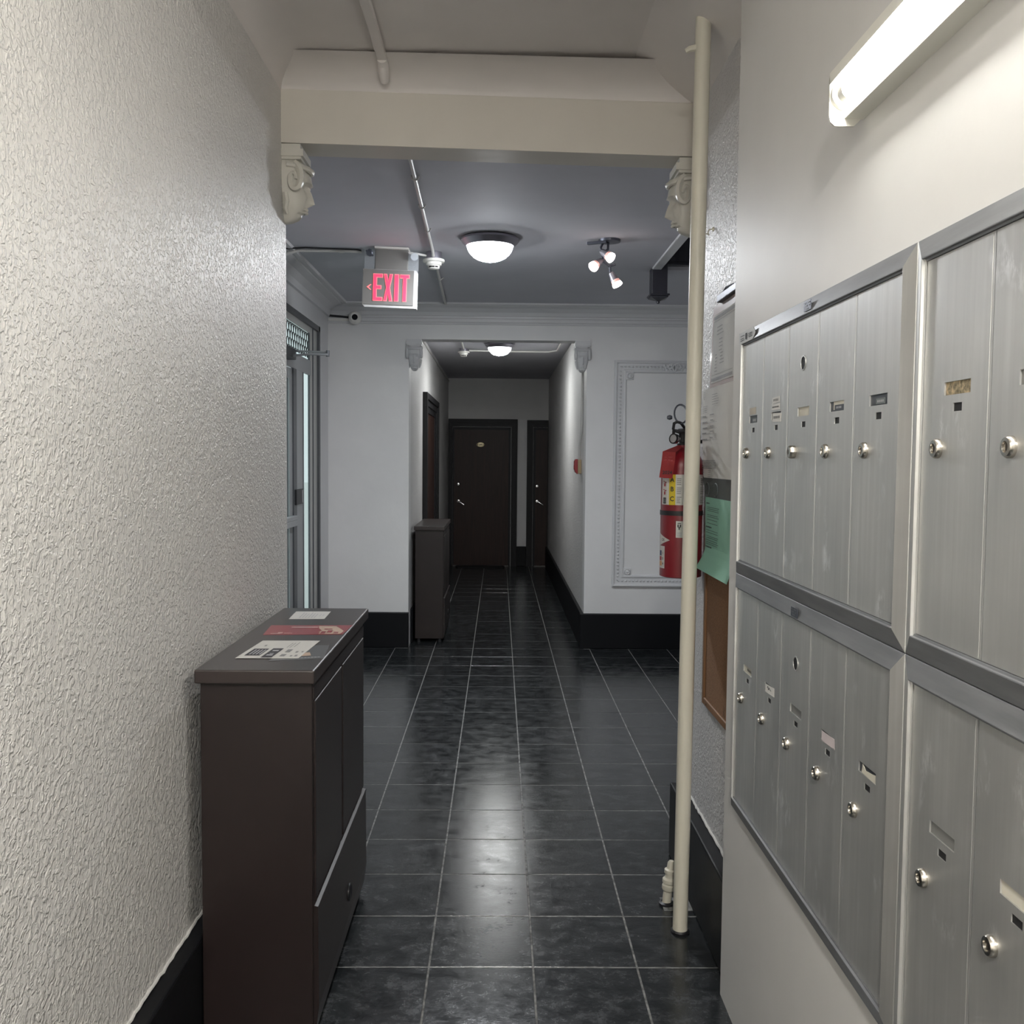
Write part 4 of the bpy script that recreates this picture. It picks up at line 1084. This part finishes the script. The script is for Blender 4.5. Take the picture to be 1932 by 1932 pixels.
bm = B(); box(bm, XP - 0.022, XP, 2.90, 3.155, 2.080, 2.104, 0.003); tube(bm, [(XP - 0.012, 3.13, 2.10), (XP - 0.016, 3.05, 2.112), (XP - 0.012, 2.97, 2.108)], 0.004, 6)
obj('clip', bm, 'gunmetal', cf)

# ------------------------------------------------------------------ fire extinguisher
EX, EY, ER, XW = 0.628, 3.25, 0.071, 0.7045
fe = thing('fire_extinguisher', 'red fire extinguisher hung on the right wall behind the riser pipe', 'fire extinguisher', (EX, EY, 1.16))
bm = B(); lathe(bm, [(0, 1.166), (0.060, 1.160), (ER, 1.164), (ER, 1.540), (0.068, 1.560), (0.058, 1.580), (0.040, 1.596), (0.022, 1.604), (0.020, 1.612), (0, 1.612)], 40, Matrix.Translation((EX, EY, 0)))
body = obj('cylinder', bm, 'ext_red', fe, True)
def wrap(name, mt, a0, a1, z0, z1, r=ER + 0.0006, parent=None):
    bm = B(); n = max(2, int(abs(a1 - a0) / 6))
    # angle 0 faces the viewer (-Y), positive towards +X
    cols = []
    for i in range(n + 1):
        a = radians(a0 + (a1 - a0) * i / n)
        cols.append((bm.verts.new((EX + r * sin(a), EY - r * cos(a), z0)), bm.verts.new((EX + r * sin(a), EY - r * cos(a), z1))))
    for (p, q), (r_, s_) in zip(cols, cols[1:]): bm.faces.new([p, r_, s_, q])
    return obj(name, bm, mt, parent or fe, True)
def tang(a, z, r=ER + 0.0016):
    a = radians(a)
    return frame_m((EX + r * sin(a), EY - r * cos(a), z), (cos(a), sin(a), 0), (0, 0, 1))
lw = wrap('instruction_label', 'label_white', -78, 95, 1.410, 1.513)
wrap('yellow_stripe', 'label_yellow', -47, -28, 1.410, 1.513, ER + 0.0012, lw)
wrap('black_header', 'ink', -74, -48, 1.500, 1.512, ER + 0.0012, lw)
for ch, z in (('A', 1.495), ('B', 1.463), ('C', 1.430)): text_obj(ch, 0.022, tang(-37.5, z, ER + 0.002), 'ink', lw, 'class_letter')
for z in (1.482, 1.454):
    bm = rects(tang(-62, z), [(-0.004, 0.003, -0.010, 0.000), (-0.0015, 0.0015, 0.0, 0.006), (0.001, 0.009, 0.003, 0.0055), (-0.008, -0.002, 0.006, 0.0085)])
    obj('pictogram', bm, 'label_red', lw)
obj('pictogram', rects(tang(-62, 1.424), [(-0.007, 0.007, -0.010, -0.007), (-0.007, 0.007, 0.007, 0.010), (-0.007, -0.004, -0.007, 0.007), (0.004, 0.007, -0.007, 0.007), (-0.002, 0.002, -0.006, 0.006)]), 'ink', lw)
for a in (-18, 52, 68):
    obj('fine_print', rects(tang(a, 1.461), [(-0.008, random.uniform(0.002, 0.009), -0.044 + 0.0062 * i, -0.0415 + 0.0062 * i) for i in range(14) if i not in (4, 9)]), 'ink_grey', lw)
wrap('retaining_band', 'black_rubber', -180, 178, 1.374, 1.390, ER + 0.002)
sl = wrap('inspection_label', 'label_white', -25, 25, 1.300, 1.356)
obj('pictogram', rects(tang(-16, 1.335), [(-0.002, 0.002, -0.008, 0.002), (-0.006, -0.002, 0.0, 0.010), (0.002, 0.006, 0.0, 0.010), (-0.006, 0.006, 0.013, 0.015)]), 'ink', sl)
obj('fine_print', rects(tang(-16, 1.31), [(-0.007, 0.008, -0.006 + 0.004 * i, -0.004 + 0.004 * i) for i in range(4)]), 'ink_pale', sl)
bm = B()
dia = [(-84, 1.280), (-78, 1.312), (-42, 1.293), (-78, 1.272)]
def cyl(a, z, r=ER + 0.0008):
    a = radians(a); return (EX + r * sin(a), EY - r * cos(a), z)
prevrow = None
for i in range(9):
    a = -88 + (46) * i / 8
    h = 0.022 * (1 - i / 8)
    row = (bm.verts.new(cyl(a, 1.290 - h)), bm.verts.new(cyl(a, 1.290 + h)))
    if prevrow: bm.faces.new([prevrow[0], row[0], row[1], prevrow[1]])
    prevrow = row
dsh = obj('diamond_label', bm, 'label_white', fe)
text_obj('CK', 0.012, tang(-66, 1.290), 'ink', dsh, 'maker_letters')
ss = wrap('side_label', 'label_white', -88, -60, 1.192, 1.268)
wrap('blue_block', 'label_blue', -88, -74, 1.235, 1.252, ER + 0.0012, ss)
wrap('red_block', 'label_red', -88, -74, 1.218, 1.232, ER + 0.0012, ss)
wrap('orange_block', 'label_orange', -88, -72, 1.200, 1.216, ER + 0.0012, ss)
for ch, z in (('1', 1.2435), ('0', 1.225), ('4', 1.208)): text_obj(ch, 0.012, tang(-66.5, z, ER + 0.0018), 'ink', ss, 'hazard_digit')
# valve, gauge, levers
bm = B(); lathe(bm, [(0.019, 1.606), (0.020, 1.618), (0.014, 1.622), (0.014, 1.652), (0.017, 1.656), (0.017, 1.668), (0, 1.670)], 16, Matrix.Translation((EX, EY, 0))); valve = obj('valve', bm, 'black_rubber', fe, True)
bm = B(); lathe(bm, [(0, -0.006), (0.017, -0.006), (0.018, 0.002), (0.016, 0.008), (0, 0.008)], 18, aim((EX - 0.030, EY - 0.01, 1.634), (-0.75, -0.65, 0.1))); tube(bm, [(EX - 0.026, EY - 0.008, 1.634), (EX, EY, 1.634)], 0.007, 8); obj('gauge', bm, 'chrome', valve, True)
bm = B(); lathe(bm, [(0.014, 0.0085), (0.0178, 0.0085), (0.018, 0.004)], 18, aim((EX - 0.030, EY - 0.01, 1.634), (-0.75, -0.65, 0.1))); obj('gauge_rim', bm, 'black_rubber', valve, True)
bm = B(); tube(bm, [(EX + 0.01, EY, 1.662), (EX - 0.02, EY - 0.03, 1.658), (EX - 0.045, EY - 0.075, 1.660), (EX - 0.047, EY - 0.08, 1.650)], [0.007, 0.007, 0.006, 0.005], 8); obj('carry_lever', bm, 'black_rubber', valve, True)
bm = B(); tube(bm, [(EX + 0.008, EY, 1.668), (EX - 0.012, EY - 0.02, 1.688), (EX - 0.030, EY - 0.05, 1.690), (EX - 0.044, EY - 0.070, 1.684), (EX - 0.048, EY - 0.078, 1.664)], 0.005, 8); obj('squeeze_lever', bm, 'black_rubber', valve, True)
bm = B(); tube(bm, [(EX - 0.012 - 0.028 * cos(a) * 0.8, EY - 0.02 + 0.01 * sin(a), 1.718 + 0.032 * sin(a)) for a in [q * 2 * pi / 18 for q in range(19)]], 0.0032, 6); obj('hose_loop', bm, 'gunmetal', valve, True)
bm = B(); lathe(bm, [(0.006, -0.008), (0.009, 0.0), (0.006, 0.008), (0, 0.01)], 10, aim((EX - 0.050, EY - 0.02, 1.706), (-1, 0, 0))); obj('safety_pin', bm, 'gunmetal', valve, True)
# wall hook
bm = B(); box(bm, XW - 0.006, XW, EY - 0.012, EY + 0.012, 1.60, 1.68); tube(bm, [(XW - 0.004, EY, 1.625), (XW - 0.03, EY, 1.625), (EX + 0.012, EY, 1.630)], 0.006, 8); tube(bm, [(XW - 0.02, EY, 1.625), (XW - 0.02, EY, 1.648)], 0.005, 6)
obj('wall_hook', bm, 'black_rubber', fe)
# folded service tag
bm = B()
tp = [((0.606, 3.215, 1.612), (0.618, 3.20, 1.606)), ((0.545, 3.165, 1.590), (0.588, 3.160, 1.588)), ((0.541, 3.158, 1.56), (0.584, 3.152, 1.558)), ((0.534, 3.160, 1.503), (0.577, 3.154, 1.500))]
vv = [(bm.verts.new(p), bm.verts.new(q)) for p, q in tp]
for (p, q), (r_, s_) in zip(vv, vv[1:]): bm.faces.new([p, q, s_, r_])
bmesh.ops.solidify(bm, geom=bm.faces[:], thickness=0.0006)
tg = obj('service_tag', bm, 'tag_red', fe)
Mk = frame_m((0.5595, 3.1540, 1.5195), (1, -0.13, 0), (0.06, 0, 1))
text_obj('2024', 0.016, Mk, 'ink', tg, 'year_print')
Mk2 = frame_m((0.5615, 3.1515, 1.552), (1, -0.13, 0), (0.09, 0, 1))
obj('tag_print', rects(Mk2, [(-0.003, 0.003, -0.006, 0.0), (-0.012, -0.006, 0.008, 0.011), (-0.002, 0.006, 0.008, 0.011), (0.009, 0.014, 0.004, 0.010), (-0.014, -0.008, 0.018, 0.020), (0.0, 0.012, 0.018, 0.020)]), 'label_red', tg)

fe.location = (0.655, 3.39, 1.143)      # stands a little deeper and larger than drafted
fe.scale = (1.043, 1.043, 1.043)

# ------------------------------------------------------------------ exit sign
SX, SY = -0.650, 5.67
es = thing('exit_sign', 'ceiling hung grey exit sign with glowing red letters and left arrow', 'exit sign', (SX, SY, ZL - 0.14))
ROT = Matrix.Translation((SX, SY, 0)) @ Matrix.Rotation(0.03, 4, 'Y') @ Matrix.Translation((-SX, -SY, 0))
RS = Matrix.Translation((SX, SY, 2.56)) @ Matrix.Rotation(0.030, 4, 'Y') @ Matrix.Translation((-SX, -SY, -2.56))
def es_obj(nm, bm, mt, parent=es, smooth=False):
    bmesh.ops.transform(bm, matrix=RS, verts=bm.verts)
    return obj(nm, bm, mt, parent, smooth)
bm = B(); prism(bm, [(-0.815, 2.668), (-0.815, 2.462), (-0.800, 2.446), (-0.494, 2.446), (-0.494, 2.660), (-0.502, 2.668)], SY, SY + 0.055, 'Y'); sgn_ = es_obj('sign_housing', bm, 'sign_edge')
bm = B(); prism(bm, [(-0.812, 2.666), (-0.812, 2.470), (-0.806, 2.462), (-0.514, 2.462), (-0.514, 2.666)], SY - 0.004, SY, 'Y'); face = es_obj('face_plate', bm, 'sign_plastic', sgn_)
es_obj('mount_box', box(B(), -0.747, -0.553, SY + 0.006, SY + 0.050, 2.668, 2.795, 0.003), 'sign_plastic')
es_obj('canopy_plate', box(B(), -0.752, -0.548, SY - 0.02, SY + 0.07, 2.786, 2.7985, 0.004), 'white_plastic')
LZ0, LZ1 = 2.484, 2.640
def L2(polys, x0, w_):
    return [[(x0 + x * w_, LZ0 + z * (LZ1 - LZ0)) for x, z in p] for p in polys]
GLY = {
    'E': [[(0, 0), (1, 0), (1, .13), (.38, .13), (.38, .44), (.86, .44), (.86, .57), (.38, .57), (.38, .87), (1, .87), (1, 1), (0, 1)]],
    'X': [[(0, 0), (.36, 0), (.5, .30), (.64, 0), (1, 0), (.70, .5), (1, 1), (.66, 1), (.5, .72), (.34, 1), (0, 1), (.30, .5)]],
    'I': [[(0, 0), (1, 0), (1, 1), (0, 1)]],
    'T': [[(.31, 0), (.72, 0), (.72, .87), (1, .87), (1, 1), (0, 1), (0, .87), (.31, .87)]],
}
cur = {'E': (-0.752, 0.055), 'X': (-0.690, 0.052), 'I': (-0.627, 0.025), 'T': (-0.594, 0.054)}
def inset_poly(p, d):
    n_ = len(p); out = []
    ar = sum(p[i][0] * p[(i + 1) % n_][1] - p[(i + 1) % n_][0] * p[i][1] for i in range(n_))
    s_ = 1 if ar > 0 else -1
    for i in range(n_):
        a, b_, c_ = Vector(p[i - 1]), Vector(p[i]), Vector(p[(i + 1) % n_])
        e1, e2 = (b_ - a).normalized(), (c_ - b_).normalized()
        n1, n2 = Vector((-e1.y, e1.x)) * s_, Vector((-e2.y, e2.x)) * s_
        k_ = (n1 + n2); k_ = k_ / max(0.35, (1 + n1.dot(n2)))
        out.append((b_.x + k_.x * d, b_.y + k_.y * d))
    return out
for ch in 'EXIT':
    x0, w_ = cur[ch]
    for p in L2(GLY[ch], x0, w_):
        bm = B(); prism(bm, inset_poly(p, -0.0012), SY - 0.0055, SY - 0.0042, 'Y')
        rim = es_obj('letter_rim', bm, 'exit_rim', face)
        bm = B(); prism(bm, inset_poly(p, 0.0022), SY - 0.0070, SY - 0.0056, 'Y')
        lt = es_obj('letter', bm, 'exit_red', face)
bm = B(); prism(bm, [(-0.790, 2.562), (-0.768, 2.578), (-0.762, 2.578), (-0.778, 2.562), (-0.762, 2.546), (-0.768, 2.546)], SY - 0.0062, SY - 0.0042, 'Y'); es_obj('arrow', bm, 'exit_rim', face)
# clear battery covers with lamp heads either side of the mount
for (a, b_) in ((-0.808, -0.750), (-0.550, -0.493)):
    es_obj('clear_cover', box(B(), a, b_, SY + 0.004, SY + 0.050, 2.669, 2.775), 'clear_plastic')
bm = B(); lathe(bm, [(0, -0.012), (0.018, -0.010), (0.024, 0.004), (0.022, 0.014), (0, 0.018)], 16, aim((-0.515, SY - 0.01, 2.748), (0.2, -1, -0.3))); es_obj('lamp_head', bm, 'crystal', es, True)
bm = B(); lathe(bm, [(0, -0.012), (0.014, -0.010), (0.022, 0.004), (0.018, 0.014), (0, 0.016)], 16, aim((-0.775, SY - 0.01, 2.760), (-0.4, -1, -0.3))); tube(bm, [(-0.80, SY, 2.772), (-0.77, SY - 0.005, 2.762), (-0.758, SY - 0.01, 2.742)], 0.006, 6); es_obj('lamp_head', bm, 'gunmetal', es, True)

# ------------------------------------------------------------------ smoke detectors, conduits
def smoke(label, x, y, zc, r, drop):
    t = thing('smoke_detector', label, 'smoke detector', (x, y, zc - drop - 0.055), 'ceiling smoke detectors')
    M = Matrix.Translation((x, y, zc - drop))
    bm = B(); lathe(bm, [(0, drop), (r * 0.72, drop), (r * 0.72, 0.0), (0, 0)], 24, M); obj('junction_box', bm, 'brushed_pewter', t, True)
    bm = B(); lathe(bm, [(0, 0.001), (r * 0.98, 0.0), (r, -0.008), (r * 0.97, -0.014), (r * 0.72, -0.018), (r * 0.70, -0.032), (r * 0.55, -0.036), (0, -0.036)], 32, M); h_ = obj('base', bm, 'white_plastic', t, True)
    bm = B(); lathe(bm, [(r * 0.55, -0.035), (r * 0.52, -0.052), (r * 0.40, -0.056), (0, -0.056)], 24, M); obj('sensor_head', bm, 'white_plastic', t, True)
    for a in (-2.1, -1.57, -1.0):
        bm = B(); Ma = M @ Matrix.Rotation(a, 4, 'Z'); bb_ = box(B(), r * 0.50, r * 0.56, -0.009, 0.009, -0.050, -0.041)
        bmesh.ops.transform(bb_, matrix=Ma, verts=bb_.verts); bm.free(); obj('vent_slot', bb_, 'black_hole', t)
    return t
smoke('white smoke detector on the lobby ceiling right of the exit sign', -0.405, 5.80, ZL, 0.066, 0.045)
smoke('small white smoke detector on the corridor ceiling', -0.385, 10.10, ZC, 0.062, 0.03)
def conduit(label, name, pts, r, zclip=None, mt='conduit_paint', n_clip=0, group=None):
    t = thing(name, label, 'conduit', pts[0], group)
    bm = B(); tube(bm, pts, r, 10); obj('conduit_run', bm, mt, t, True)
    return t
c1 = conduit('thin white conduit running back along the lobby ceiling to the smoke detector', 'conduit', [(-0.372, YBEAM1, ZL - 0.010), (-0.395, 5.0, ZL - 0.010), (-0.405, 5.72, ZL - 0.012), (-0.405, 5.745, ZL - 0.024), (-0.405, 5.752, ZL - 0.034)], 0.0095)
for y in (4.25, 4.72, 5.2):
    bm = B(); xx = -0.372 - 0.018 * (y - 3.76)
    tube(bm, [(xx - 0.016, y, ZL), (xx - 0.012, y, ZL - 0.016), (xx, y, ZL - 0.0215), (xx + 0.012, y, ZL - 0.016), (xx + 0.018, y, ZL - 0.001)], 0.0035, 6); obj('strap', bm, 'conduit_paint', c1)
c2 = conduit('white conduit on the lobby ceiling from the smoke detector towards the corridor', 'conduit', [(-0.405, 5.85, ZL - 0.012), (-0.425, 6.8, ZL - 0.010), (-0.438, 7.62, ZL - 0.010)], 0.0095)
bm = B(); tube(bm, [(-0.445, 6.6, ZL), (-0.42, 6.6, ZL - 0.021), (-0.392, 6.6, ZL - 0.002)], 0.0035, 6); obj('strap', bm, 'conduit_paint', c2)
c3 = conduit('grey conduit along the lobby ceiling from the street side to the exit sign', 'conduit', [(XLOB, 5.74, ZL - 0.075), (-1.30, 5.74, ZL - 0.040), (-1.2, 5.73, ZL - 0.014), (-0.90, 5.74, ZL - 0.012), (-0.83, 5.74, ZL - 0.015)], 0.009)
bm = B(); tube(bm, [(XLOB, 5.68, ZL - 0.022), (-1.15, 5.68, ZL - 0.008), (-0.85, 5.72, ZL - 0.007), (-0.83, 5.72, ZL - 0.012)], 0.005, 6); obj('black_cable', bm, 'black_rubber', c3, True)
bm = B(); lathe(bm, [(0.013, -0.012), (0.013, 0.012)], 12, aim((-0.95, 5.738, ZL - 0.012), (1, 0, 0))); obj('coupling', bm, 'conduit_paint', c3, True)
c4 = conduit('short conduit linking the exit sign and the smoke detector', 'conduit', [(-0.552, 5.70, ZL - 0.026), (-0.50, 5.74, ZL - 0.024), (-0.445, 5.79, ZL - 0.024)], 0.007)
# hall surface raceway
rw = thing('ceiling_raceway', 'painted surface raceway on the hall ceiling above the beam', 'conduit', (-0.43, 3.0, ZH - 0.02))
obj('channel', box(B(), -0.448, -0.414, -2.4, 3.49, ZH - 0.022, ZH, 0.004), 'ceiling_paint', rw)
bm = B(); tube(bm, [(-0.431, 3.48, ZH - 0.014), (-0.431, 3.515, ZH - 0.022), (-0.431, 3.535, ZH - 0.05), (-0.431, 3.56, ZH - 0.062)], [0.019, 0.021, 0.020, 0.017], 12); obj('end_elbow', bm, 'ceiling_paint', rw, True)
# corridor conduit loop
c5 = conduit('white conduit crossing the corridor ceiling beside the dome lamp', 'conduit', [(-0.33, 10.10, ZC - 0.020), (0.0, 10.20, ZC - 0.014), (0.52, 10.20, ZC - 0.014), (0.60, 10.05, ZC - 0.014), (0.60, YFAR2, ZC - 0.014)], 0.010)
c6 = conduit('short white conduit on the corridor ceiling ahead of the smoke detector', 'conduit', [(-0.372, YFAR2, ZC - 0.012), (-0.382, 10.02, ZC - 0.012)], 0.010)
c7 = conduit('thin cable stapled along the left corridor wall under the ceiling', 'cable', [(CXL + 0.006, YFAR2, ZC - 0.05), (CXL + 0.006, 9.2, ZC - 0.045), (CXL + 0.006, 11.5, ZC - 0.05), (CXL + 0.006, YCORR, ZC - 0.04)], 0.006)
c7['category'] = 'cable'

# ------------------------------------------------------------------ dome lamps
def dome(label, x, y, zc, r, glass):
    t = thing('dome_lamp', label, 'ceiling lamp', (x, y, zc - 0.135), 'ceiling dome lamps')
    M = Matrix.Translation((x, y, zc - 0.0005)) @ Matrix.Diagonal((r / 0.163, r / 0.163, r / 0.163, 1))
    bm = B(); lathe(bm, [(0, 0), (0.150, 0), (0.163, -0.010), (0.164, -0.020), (0.152, -0.034), (0.140, -0.044), (0.136, -0.050), (0.128, -0.046), (0.0, -0.040)], 48, M); obj('metal_pan', bm, 'brushed_pewter', t, True)
    arc = [(0.130 * cos(a), -0.046 - 0.088 * sin(a)) for a in [pi / 2 * q / 8 for q in range(8)]] + [(0, -0.134)]
    bm = B(); lathe(bm, arc[:5], 32, M); gb = obj('glass_bowl', bm, 'bowl_rim_glass', t, True)
    bm = B(); lathe(bm, arc[4:], 32, M); obj('bowl_bottom', bm, glass, gb, True)       # the bulbs sit behind this part of the glass
    bm = B(); lathe(bm, [(0.014, -0.130), (0.014, -0.138), (0.008, -0.144), (0, -0.145)], 14, M); obj('finial', bm, 'brushed_pewter', t, True)
    return t
dome('large lit dome lamp with pewter rim on the lobby ceiling', -0.062, 5.40, ZL, 0.163, 'dome_glass')
dome('added unseen dome lamp filling the hall from behind the viewer', -0.05, -0.9, ZH, 0.163, 'hall_fill_glass')  # lamp added out of view to brighten the near hall
dome('smaller lit dome lamp on the corridor ceiling', -0.005, 9.62, ZC, 0.148, 'dome2_glass')

# ------------------------------------------------------------------ three-head track light
tl = thing('spot_light', 'three-headed spot fixture with pink banded glass shades on the lobby ceiling', 'spotlight', (0.60, 5.40, ZL - 0.28))
bm = B(); lathe(bm, [(0, 0), (0.062, 0), (0.060, -0.014), (0.03, -0.020), (0, -0.020)], 28, Matrix.Translation((0.612, 5.42, ZL))); obj('canopy', bm, 'gunmetal', tl, True)
bm = B(); box(bm, -0.085, 0.03, -0.012, 0.012, -0.028, -0.012, 0.003); bmesh.ops.transform(bm, matrix=Matrix.Translation((0.565, 5.395, ZL)) @ Matrix.Rotation(-0.45, 4, 'Z'), verts=bm.verts); obj('bar', bm, 'gunmetal', tl)
bm = B(); tube(bm, [(0.575, 5.40, ZL - 0.02), (0.560, 5.39, ZL - 0.05), (0.565, 5.38, ZL - 0.085), (0.600, 5.39, ZL - 0.06), (0.602, 5.40, ZL - 0.02)], 0.007, 8)
tube(bm, [(0.566, 5.38, ZL - 0.08), (0.575, 5.40, ZL - 0.125), (0.612, 5.41, ZL - 0.150), (0.645, 5.40, ZL - 0.140)], 0.0065, 8); tube(bm, [(0.614, 5.41, ZL - 0.148), (0.618, 5.41, ZL - 0.185), (0.622, 5.40, ZL - 0.205)], 0.006, 8); tube(bm, [(0.575, 5.40, ZL - 0.12), (0.560, 5.39, ZL - 0.128)], 0.006, 8)
obj('arm', bm, 'gunmetal', tl, True)
for (p, d) in (((0.572, 5.385, 2.722), (0.62, -0.55, -0.56)), ((0.556, 5.385, 2.672), (-0.62, -0.55, -0.56)), ((0.626, 5.395, 2.600), (0.44, -0.22, -0.87))):
    M = aim(p, d)
    bm = B(); lathe(bm, [(0, -0.012), (0.014, -0.012), (0.017, 0.0), (0.021, 0.020), (0.024, 0.038)], 24, M); sh_ = obj('shade', bm, 'spot_frost', tl, True)
    bm = B(); lathe(bm, [(0.024, 0.038), (0.0275, 0.056)], 24, M); obj('pink_band', bm, 'spot_band', sh_, True)
    bm = B(); lathe(bm, [(0.0275, 0.056), (0.0295, 0.070), (0.027, 0.071), (0.020, 0.064), (0, 0.062)], 24, M); obj('glowing_lens', bm, 'spot_glass', sh_, True)
    bm = B(); lathe(bm, [(0.008, -0.018), (0.012, -0.012), (0.0, -0.010)], 12, M); tube(bm, [M @ Vector((-0.018, 0, -0.012)), M @ Vector((0.018, 0, -0.012))], 0.003, 6); obj('knuckle', bm, 'chrome', sh_, True)

# ------------------------------------------------------------------ security camera, alarm pull, newel
sc_ = thing('security_camera', 'small white dome security camera under the lobby crown moulding', 'camera', (-1.172, 7.76, 2.65))
bm = B(); lathe(bm, [(0, 0), (0.050, 0), (0.050, 0.018), (0.040, 0.024), (0, 0.024)], 24, aim((-1.172, YFAR - 0.028, 2.688), (0, -1, 0))); obj('mount', bm, 'white_plastic', sc_, True)
Mc = aim((-1.172, YFAR - 0.062, 2.685), (0.10, -1, 0.02))
bm = B(); lathe(bm, [(0.052 * sin(a), -0.052 * cos(a)) for a in [pi * q / 14 for q in range(12)]] + [(0.030, 0.040), (0.0, 0.036)], 24, Mc); obj('eyeball', bm, 'white_plastic', sc_, True)
bm = B(); lathe(bm, [(0, 0.041), (0.020, 0.0405), (0.022, 0.044), (0.024, 0.040)], 20, Mc); obj('lens_window', bm, 'lens', sc_, True)
bm = B(); tube(bm, [(-1.215, YFAR - 0.035, 2.690), (-1.28, YFAR - 0.036, 2.698), (-1.385, YFAR - 0.036, 2.706)], 0.009, 8); obj('cable', bm, 'black_rubber', sc_, True)
bm = B(); box(bm, -1.39, -1.22, YFAR - 0.034, YFAR - 0.026, 2.664, 2.684); obj('cable_duct', bm, 'white_plastic', sc_)

fp = thing('alarm_pull', 'red and tan fire alarm pull box on the right corridor wall near its corner', 'fire alarm', (CXR, 8.25, 1.44))
obj('back_box', box(B(), CXR - 0.032, CXR, 8.20, 8.29, 1.440, 1.560, 0.003), 'pull_tan', fp)
bm = B(); prism(bm, [(CXR - 0.032, 1.436), (CXR - 0.050, 1.452), (CXR - 0.058, 1.480), (CXR - 0.060, 1.545), (CXR - 0.050, 1.564), (CXR - 0.032, 1.566)], 8.195, 8.295, 'Y'); obj('red_cover', bm, 'pull_red', fp)
bm = B(); box(bm, CXR - 0.062, CXR - 0.056, 8.215, 8.275, 1.475, 1.515, 0.002); obj('handle', bm, 'pull_red', fp)
bm = B(); tube(bm, [(CXR - 0.014, 8.24, 1.56), (CXR - 0.014, 8.22, 1.68), (CXR - 0.011, 8.10, 1.80), (CXR - 0.011, 8.08, 2.10), (CXR - 0.011, 8.07, ZC)], 0.010, 8); obj('feed_conduit', bm, 'conduit_paint', fp, True)

nw = thing('drop_newel', 'dark drop newel post with pointed finial hanging at the stairwell corner', 'newel post', (1.025, 6.225, 2.59))
obj('post', box(B(), 0.975, 1.075, 6.172, 6.285, 2.632, 3.5, 0.004), 'newel_wood', nw)
for z0, z1, e in ((2.622, 2.634, 0.014), (2.612, 2.622, 0.006)):
    obj('moulding', box(B(), 0.975 - e, 1.075 + e, 6.172 - e, 6.285 + e, z0, z1, 0.003), 'newel_wood', nw)
bm = B()
ap = bm.verts.new((1.025, 6.228, 2.590)); q4 = [bm.verts.new(p) for p in ((0.972, 6.17, 2.613), (1.078, 6.17, 2.613), (1.078, 6.287, 2.613), (0.972, 6.287, 2.613))]
bm.faces.new(q4)
for i in range(4): bm.faces.new([q4[i], q4[(i + 1) % 4], ap])
obj('pointed_cap', bm, 'newel_wood', nw)
bm = B(); lathe(bm, [(0, -0.012), (0.008, -0.009), (0.011, 0.0), (0.008, 0.009), (0, 0.012)], 14, Matrix.Translation((1.025, 6.228, 2.588))); obj('finial_ball', bm, 'newel_wood', nw, True)
hd = thing('stair_header', 'dark wooden stair header board above the lobby beside the drop newel', 'stair', (1.7, 6.24, 2.83))
obj('board', box(B(), 1.076, XLOB2, 6.20, 6.248, 2.832, 3.45), 'newel_wood', hd)
obj('lower_lip', box(B(), 1.076, XLOB2, 6.192, 6.25, 2.822, 2.840, 0.003), 'newel_wood', hd)

# small wall hook above the certificate
hk = thing('wall_hook', 'tiny painted screw hook high on the right wall', 'hook', (XR, 3.32, 2.35))
bm = B(); lathe(bm, [(0.008, 0), (0.006, 0.006), (0, 0.007)], 12, aim((XR, 3.32, 2.36), (-1, 0, 0))); obj('screw_plate', bm, 'pipe_paint', hk, True)
bm = B(); tube(bm, [(XR - 0.004, 3.32, 2.36), (XR - 0.016, 3.32, 2.358), (XR - 0.020, 3.32, 2.348), (XR - 0.016, 3.32, 2.340), (XR - 0.026, 3.32, 2.345)], 0.0025, 6); obj('hook', bm, 'pipe_paint', hk, True)
